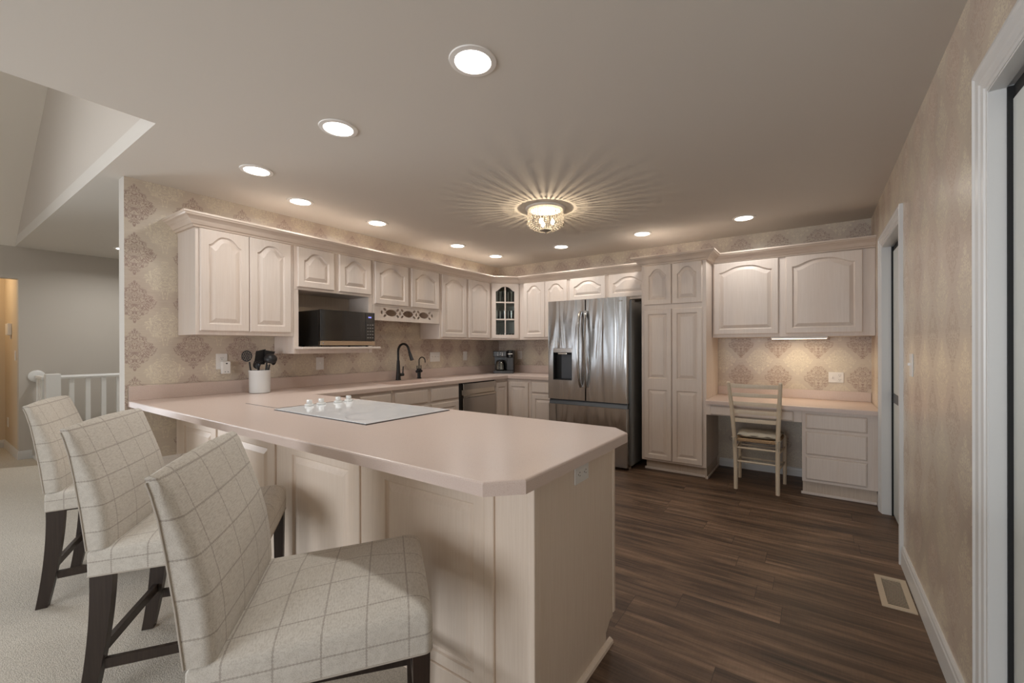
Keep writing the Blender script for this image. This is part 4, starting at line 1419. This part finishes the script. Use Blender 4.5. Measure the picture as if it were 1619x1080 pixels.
# ------------------------------------------------------------------ desk chair
t = thing('desk_chair', 'cream ladder-back wooden chair with a woven rush seat at the desk', 'chair', (3.482, -.56, ZF), rz=.0, world=True)
BL, BR = Vector((3.309, -.752, ZF)), Vector((3.640, -.752, ZF))
TL, TR = Vector((3.262, -.842, .955)), Vector((3.667, -.842, .960))
def post(a, m, b):
    mb = MB()
    pts = []
    for k in range(13):
        u = k / 12
        pts.append(a * (1 - u) ** 2 + m * 2 * u * (1 - u) + b * u * u)
    pts.append(b + Vector((0, 0, .008)))
    mb.tube(pts, [.0165] + [.0175] * 10 + [.016, .0145, .007], 16)
    return mb.build('back_post', 'chair', t, smooth=True)
mL, mR = (BL + TL) / 2 + Vector((.028, .05, 0)), (BR + TR) / 2 + Vector((-.020, .05, 0))
post(BL, mL, TL); post(BR, mR, TR)
def on_post(a, m, b, z):
    lo, hi = 0, 1
    for _ in range(40):
        u = (lo + hi) / 2
        q = a * (1 - u) ** 2 + m * 2 * u * (1 - u) + b * u * u
        if q.z < z: lo = u
        else: hi = u
    return q
for z, h in ((.926, .036), (.846, .034), (.767, .034), (.692, .034), (.614, .034)):
    p, q = on_post(BL, mL, TL, z), on_post(BR, mR, TR, z)
    mb = MB()
    loops = []
    for k in range(13):
        u = k / 12
        c = p.lerp(q, u) + Vector((0, .022 * math.sin(PI * u), -.004 * math.sin(PI * u)))
        loops.append([c + Vector((0, dy, dz)) for dy, dz in ((-.006, -h / 2), (.006, -h / 2), (.008, 0), (.006, h / 2), (-.006, h / 2), (-.008, 0))])
    mb.loft(loops)
    mb.build('back_slat', 'chair', t, smooth=True)
FLp, FRp = Vector((3.292, -.362, ZF)), Vector((3.672, -.362, ZF))
for p in (FLp, FRp):
    MB().tube([p, p + Vector((0, 0, .2)), p + Vector((0, 0, .44)), p + Vector((0, 0, .462)), p + Vector((0, 0, .468))], [.015, .0165, .0165, .014, .007], 16).build('front_leg', 'chair', t, smooth=True)
def rung(p, q, r=.009):
    p, q = Vector(p), Vector(q)
    MB().tube([p, p.lerp(q, .5), q], [r * .8, r * 1.15, r * .8], 10).build('rung', 'chair', t, smooth=True)
for z in (.238, .362):
    rung(on_post(BL, mL, TL, z), on_post(BR, mR, TR, z))
for z in (.20, .33):
    rung(FLp + Vector((0, 0, z)), FRp + Vector((0, 0, z)))
for z in (.190, .330):
    for a, m, b, f in ((BL, mL, TL, FLp), (BR, mR, TR, FRp)):
        rung(on_post(a, m, b, z), f + Vector((0, 0, z + .02)))
mb = MB()
zs = .432
rl, rr = on_post(BL, mL, TL, zs), on_post(BR, mR, TR, zs)
mb.loft([[(rl.x + i, rl.y + i, z), (rr.x - i, rr.y + i, z), (FRp.x - i, FRp.y - i * .3, z), (FLp.x + i, FLp.y - i * .3, z)] for z, i in ((.418, .012), (.423, .003), (.440, .003), (.447, .015), (.441, .12))])
mb.build('rush_seat', 'rush', t)
# tied cushion
t = thing('seat_cushion', 'linen cushion with corner ties on the rush seat of the desk chair', 'cushion', (3.482, -.56, .449), world=True)
mb = MB()
n, m_ = 28, 24
def cush(u, v, s):
    x = 3.482 + u * (.165 + .012 * v + .010) 
    y = -.575 + v * .175
    e = max(abs(u) ** 5, abs(v) ** 5)
    puff = (1 - abs(u) ** 4) ** .5 * (1 - abs(v) ** 4) ** .5
    tuft = .013 * sum(math.exp(-((u - a) ** 2 + (v - b) ** 2) / .035) for a in (-.42, .42) for b in (-.42, .42)) + .006 * math.sin(u * 9) * abs(v) ** 6
    return Vector((x, y, .472 + s * (.027 * puff - tuft * (s > 0)) - (0.0 if s > 0 else 0)))
for s in (1, -1):
    g = [[mb.bm.verts.new(cush(-1 + 2 * i / n, -1 + 2 * j / m_, s)) for i in range(n + 1)] for j in range(m_ + 1)]
    for j in range(m_):
        for i in range(n):
            mb.bm.faces.new((g[j][i], g[j][i + 1], g[j + 1][i + 1], g[j + 1][i]))
bmesh.ops.remove_doubles(mb.bm, verts=mb.bm.verts[:], dist=.0008)
for v in mb.bm.verts:
    v.co.z = max(v.co.z, .4485)
mb.build('pad', 'linen', t, smooth=True, sharp=2.5)
for a, m, b, sg in ((BL, mL, TL, -1), (BR, mR, TR, 1)):
    q = on_post(a, m, b, .452)
    mb = MB()
    mb.tube([q + Vector((.0225 * math.cos(k / 16 * 2 * PI), .0225 * math.sin(k / 16 * 2 * PI), .003 * math.sin(k))) for k in range(17)], .0032, 6)
    for dx, dz in ((-.012, -.075), (.006, -.085), (-.002, -.055)):
        mb.tube([q + Vector((0, -.024, 0)), q + Vector((dx * .6, -.034, -.02)), q + Vector((dx, -.030, dz))], .003, 6)
    mb.build('tie', 'linen', t, smooth=True)

# ------------------------------------------------------------------ floor vent
t = thing('floor_vent', 'tan metal floor vent by the right baseboard', 'vent', (4.253, -2.11, ZF))
VX0, VX1, VY0, VY1 = 4.184, 4.318, -2.290, -1.935
mb = MB()
mb.plate([(VX0, VY0), (VX1, VY0), (VX1, VY1), (VX0, VY1)], [[(VX0 + .026, VY0 + .030), (VX1 - .026, VY0 + .030), (VX1 - .026, VY1 - .030), (VX0 + .026, VY1 - .030)]], lambda a, b, d: Vector((a, b, ZF + .0005 + d)), .005)
mb.build('frame', 'vent', t)
MB().box(VX0 + .0265, VX1 - .0265, VY0 + .0305, VY1 - .0305, ZF + .0003, ZF + .0010).build('gap_shade_sheet', 'ventshade', t)  # flat dark sheet on the floor, standing in for shade between the louvers
n = 20
for k in range(n):
    y = VY0 + .036 + k * (VY1 - VY0 - .072) / (n - 1)
    mb = MB()
    mb.prism([(VX0 + .0262, y - .0026, ZF + .0012), (VX0 + .0262, y + .0026, ZF + .0012), (VX0 + .0262, y + .0026, ZF + .0022), (VX0 + .0262, y - .0026, ZF + .0022)], (VX1 - VX0 - .0524, 0, 0))
    mb.build('louver', 'vent', t)

# ------------------------------------------------------------------ recessed lights
LIGHTS = [(2.746, -3.72, 'recessed ceiling light nearest the camera above the peninsula'),
          (1.793, -3.72, 'recessed ceiling light above the cooktop in the middle of its row'),
          (0.842, -3.71, 'recessed ceiling light above the peninsula nearest the sink wall'),
          (0.478, -3.225, 'recessed ceiling light in front of the left end of the sink-wall cabinets'),
          (0.480, -2.496, 'recessed ceiling light in front of the microwave niche'),
          (0.472, -1.391, 'recessed ceiling light above the sink run between niche and corner'),
          (0.483, -0.683, 'recessed ceiling light in the corner above the glass cabinet'),
          (1.441, -0.660, 'recessed ceiling light above the left side of the fridge'),
          (2.419, -0.680, 'recessed ceiling light above the pantry'),
          (3.371, -0.684, 'recessed ceiling light above the desk')]
proto = None
for x, y, lab in LIGHTS:
    if proto is None:
        proto = thing('recessed_light', lab, 'ceiling light', (x, y, H), group='recessed ceiling lights', world=False)
        MB().lathe([(.098, -.0005), (.096, -.005), (.075, -.007), (.073, -.0005)], n=40).build('trim_ring', 'canwhite', proto, smooth=True)
        MB().lathe([(.0725, -.0008), (.0725, -.0042), (.04, -.0055)], n=40).build('lens', 'lens', proto, smooth=True)
        c = proto
    else:
        c = copy_tree(proto)
        c.location = (x, y, H)
        c['label'] = lab
    area_light('downlight', (x, y, H - .012), (0, 0, 0), .12, .12, P_DOWN, (1.0, .985, .955), 'DISK', spread=2.9)

# one more over the stairs, plus an added lamp without fixture brightening the hall
for x, y, lab in ((-2.885, -3.535, 'recessed ceiling light over the stairs left of the kitchen wall'), (-1.9, -1.9, 'added fill lamp without a fixture deeper in the stair hall')):
    if x > -2:
        area_light('downlight', (x, y, H - .012), (0, 0, 0), .12, .12, P_DOWN * 3.0, (1.0, .985, .955), 'DISK', spread=2.9)  # added fill lamp, unseen and without a fixture
        continue
    c = copy_tree(proto)
    c.location = (x, y, H)
    c['label'] = lab
    area_light('downlight', (x, y, H - .012), (0, 0, 0), .12, .12, P_DOWN * 2.4, (1.0, .985, .955), 'DISK', spread=2.7)

# ------------------------------------------------------------------ chandelier
t = thing('chandelier', 'flush crystal basket chandelier in the middle of the kitchen ceiling', 'chandelier', (2.010, -1.944, H), world=False)
MB().lathe([(.172, -.0005), (.171, -.009), (.162, -.0125), (.150, -.0140)], n=48).build('ceiling_plate', 'canwhite', t, smooth=True)
MB().lathe([(.1495, -.0145), (.1505, -.034), (.1465, -.034), (.1455, -.0145)], n=48, caps=False).build('rim_band', 'crystal', t, smooth=True)
NS = 44
def basket(s):
    """radius and height down the outside of the basket, s in 0..1"""
    if s < .42:
        return .149 + .004 * math.sin(s / .42 * PI), -.036 - s / .42 * .078
    u = (s - .42) / .58
    return .149 * math.cos(u * PI / 2 * .80) + .0, -.114 - .072 * math.sin(u * PI / 2)
strand = None
for k in range(NS):
    if strand is None:
        mb = MB()
        z_last = None
        for q in range(13):
            s = (q + .5) / 13
            r, z = basket(s)
            sz = .0085 if s < .42 else .0085 * (1 - (s - .42) * .62)
            bmesh.ops.create_icosphere(mb.bm, subdivisions=1, radius=1.0, matrix=Matrix.Translation((r, 0, z)) @ Matrix.Diagonal((sz * .7, sz * .74, sz * .95, 1)))
        strand = mb.build('crystal_strand', 'crystal', t)
        st = strand
    else:
        st = strand.copy()
        COL.objects.link(st)
        st.parent = t
    st.rotation_euler = (0, 0, 2 * PI * (k + random.uniform(-.16, .16)) / NS)
drop = None
for k in range(24):
    if drop is None:
        mb = MB()
        mb.lathe([(.0005, -.150), (.006, -.140), (.0045, -.126), (.0005, -.118)], (.1555, 0, 0), 6)
        drop = mb.build('crystal_drop', 'crystal', t)
        d = drop
    else:
        d = drop.copy()
        COL.objects.link(d)
        d.parent = t
    d.rotation_euler = (0, 0, 2 * PI * (k + .5) / 24)
MB().lathe([(.046, -.186), (.040, -.190), (.018, -.198), (.006, -.203)], n=28).build('bottom_cap', 'crystaltrim', t, smooth=True)
MB().sphere((0, 0, -.210), .008).build('finial', 'crystaltrim', t, smooth=True)
for k in range(3):
    a = 2 * PI * k / 3 + .4
    MB().sphere((.06 * math.cos(a), .06 * math.sin(a), -.118), .016, sc=(1, 1, 1.5)).build('bulb', 'bulb', t, smooth=True)
point_light('chandelier_lamp', (2.010, -1.944, H - .090), P_CHAND, (1.0, .80, .56), .006)

# ------------------------------------------------------------------ stair guard
t = thing('stair_railing', 'white stair guard railing running away from the newel post', 'railing', (-3.24, -3.3, ZF))
mb = MB()
mb.prism([(-3.27, -4.010, .925), (-3.21, -4.010, .925), (-3.205, -4.010, .945), (-3.215, -4.010, .966), (-3.265, -4.010, .966), (-3.275, -4.010, .945)], (0, 2.1, 0))
mb.build('handrail', 'rail', t)
for k in range(12):
    y = -3.921 + k * .135
    MB().box(-3.26, -3.22, y - .020, y + .020, ZF + .03, .9248).build('baluster', 'rail', t)
MB().box(-3.29, -3.19, -4.010, -1.91, ZF + .0005, ZF + .0295, .003).build('shoe_rail', 'rail', t)
t = thing('newel_post', 'square white newel post at the corner of the stair railing', 'railing post', (-3.24, -4.07, ZF))
MB().box(-3.295, -3.185, -4.128, -4.0115, ZF + .0005, .985, .006).build('post', 'rail', t)
t = thing('stair_railing', 'short white stair railing from newel post to far wall with round rosette', 'railing', (-3.52, -4.155, ZF))
MB().box(-3.725, -3.2955, -4.150, -4.100, .915, .958, .012).build('handrail', 'rail', t)
MB().lathe([(.070, 0), (.070, .012), (.055, .022), (.02, .024)], (-3.7495, -4.128, .945), 32, mat=Matrix.Rotation(PI / 2, 4, 'Y')).build('rosette', 'rail', t, smooth=True)
for k in range(5):
    x = -3.66 + k * .085
    MB().box(x - .018, x + .018, -4.143, -4.107, ZF + .03, .9145).build('baluster', 'rail', t)
MB().box(-3.749, -3.2955, -4.165, -4.090, ZF + .0005, ZF + .0295, .003).build('shoe_rail', 'rail', t)

# ------------------------------------------------------------------ counter stools
def profile_back():
    """side outline of the upholstered back: (v, z) up the rear, over the top and down the front"""
    rear = [(-.047, .556), (-.052, .60), (-.062, .69), (-.072, .76), (-.080, .82), (-.093, .90), (-.106, .955), (-.115, .984)]
    front = [(-.116, .994), (-.108, .9985), (-.097, .994), (-.085, .978), (-.073, .950), (-.060, .914), (-.042, .862), (-.022, .800), (-.006, .735), (.004, .670), (.010, .600), (.011, .570), (.009, .556)]
    return rear, front
def make_stool(label, x, y, a):
    t = thing('counter_stool', label, 'stool', (x, y, ZF), rz=PI / 2 - a - PI / 2, group='plaid counter stools', world=False)
    dz = -ZF
    # local axes: x = lateral (+x is the sitter's right), y = facing
    hw = .265
    rear, front = profile_back()
    # backrest
    mb = MB()
    loops = []
    rd = .026
    us = [-hw + rd * (1 - math.cos(k / 7 * PI / 2)) for k in range(7)] + [-hw + rd + (2 * hw - 2 * rd) * k / 16 for k in range(17)]
    us += [-q for q in us[6::-1]]
    for x_ in us:
        u = x_ / hw
        bulge = .012 * (1 - u * u)
        arch = .010 * (1 - u * u)
        ex = max(0.0, (abs(x_) - (hw - rd)) / rd)
        pull = rd * (1 - math.sqrt(max(0.0, 1 - ex * ex)))
        L = []
        for v, z in rear:
            L.append((x_, v - .004 * (1 - u * u), z + dz + arch * max(0, (z - .7) / .3)))
        for k, (v, z) in enumerate(front):
            p_ = pull * (1.0 if z < .93 else max(0.12, (1.0 - z) / .07))
            L.append((x_, v - p_ + bulge * math.sin(PI * min(1, max(0, (z - .5) / .5))), z + dz + arch * max(0, (z - .7) / .3)))
        loops.append(L)
    mb.loft(loops)
    mb.build('backrest', 'plaid_back', t, smooth=True, sharp=0.75)
    for s in (-1, 1):
        MB().tube([(s * (hw + .001), v - .001, z + dz) for v, z in rear], .0026, 6).build('piping', 'piping', t, smooth=True)
    # seat: crowned, softly rounded box
    mb = MB()
    nx, ny = 26, 26
    fw, rw = .247, .2655
    v0, v1 = -.046, .503
    zb = .462
    rings = []
    def prof(e):
        return e
    levels = [(zb, .0), (zb + .002, .0), (.500, .002), (.530, .002), (.552, .000), (.566, -.005), (.577, -.014), (.585, -.030), (.590, -.055), (.595, -.10), (.600, -.16), (.603, -.21)]
    def seat_loop(z, ins, last=False):
        L = []
        n = 16
        r = .022
        corners = ((1, 1), (-1, 1), (-1, -1), (1, -1))
        for ci, (sx, sy) in enumerate(corners):
            for k in range(7):
                a_ = ci * PI / 2 + k / 6 * PI / 2
                r = .022 if sy > 0 else .005
                yy = (v1 + v0) / 2 + sy * ((v1 - v0) / 2 - r) + r * math.sin(a_)
                w = rw + (fw - rw) * (yy - v0) / (v1 - v0)
                xx = sx * (w - r) + r * math.cos(a_)
                L.append([xx, yy])
        out = []
        cy = (v0 + v1) / 2
        for xx, yy in L:
            fx = max(0.03, 1 + ins / .26)
            fy = max(0.03, 1 + ins / .275) if ins < 0 else 1
            # keep the rear of the seat tight against the back
            xx2 = xx * fx
            yy2 = cy + (yy - cy) * fy
            front_bulge = .006 * (1 - (xx / .26) ** 2) if yy > v1 - .03 and .48 < z < .59 else 0
            q_ = min(1, max(0, (z - .545) / .05))
            crown = (-.040 * max(0, (cy - yy2) / .275) + .004 * max(0, (yy2 - cy) / .275)) * q_
            out.append((xx2, yy2 + front_bulge, z + crown + dz))
        return out
    mb.loft([seat_loop(z, i) for z, i in levels])
    seat = mb.build('seat', 'plaid_seat', t, smooth=True, sharp=1.2)
    # welt round the lower edge
    mb = MB()
    lp = [Vector(p) for p in seat_loop(zb, 0.0)]
    lp = [p + Vector((0, 0, .001)) for p in lp] + [lp[0] + Vector((0, 0, .001))]
    mb.tube(lp, .0026, 6, caps=False)
    mb.build('welt', 'piping', t, smooth=True)
    # dark rail under the seat
    mb = MB()
    mb.box(-.205, .205, -.015, .475, .440 + dz, .4605 + dz)
    mb.build('seat_rail', 'espresso', t)
    # legs
    def rear_leg(s):
        mb = MB()
        loops = []
        for k in range(11):
            u = k / 10
            z = .4595 * (1 - u)
            c = -.012 - .050 * u ** 1.8
            half = .033 * (1 - u) + .0215 * u
            wx = .0185
            xc = s * .236
            loops.append([(xc + sx * wx, c + sy * half, z + dz * (1 - u)) for sx, sy in ((-1, -1), (1, -1), (1, 1), (-1, 1))])
        mb.loft(loops)
        mb.build('leg', 'espresso', t)
    def front_leg(s):
        mb = MB()
        loops = []
        for k in range(5):
            u = k / 4
            h = .0225 * (1 - u) + .0165 * u
            loops.append([(s * .222 + sx * h, .474 + sy * h, (.4595 + dz) * (1 - u)) for sx, sy in ((-1, -1), (1, -1), (1, 1), (-1, 1))])
        mb.loft(loops)
        mb.build('leg', 'espresso', t)
    for s in (-1, 1):
        rear_leg(s); front_leg(s)
        mb = MB()
        mb.loft([[(s * .236 + sx * .009, -.004, .150 + sz * .018), (s * .222 + sx * .009, .456, .148 + sz * .018)][k] and
                 [(x_ + sx * .009, y_, z_ + sz * .018) for sx, sz in ((-1, -1), (1, -1), (1, 1), (-1, 1))] for k, (x_, y_, z_) in enumerate(((s * .236, -.008, .150), (s * .222, .4555, .148)))
                 for sx, sz in ((0, 0),)])
        mb.build('side_stretcher', 'espresso', t)
    MB().box(-.217, .217, -.040, -.022, .168, .204).build('rear_stretcher', 'espresso', t)
    MB().box(-.205, .205, .465, .483, .190, .228).build('front_stretcher', 'espresso', t)
    return t
make_stool('plaid upholstered counter stool nearest the camera at the peninsula end', 2.555, -4.494, .66)
make_stool('plaid upholstered counter stool in the middle of the three', 1.572, -4.486, .617)
make_stool('plaid upholstered counter stool farthest back near the stair railing', .512, -4.498, .411)
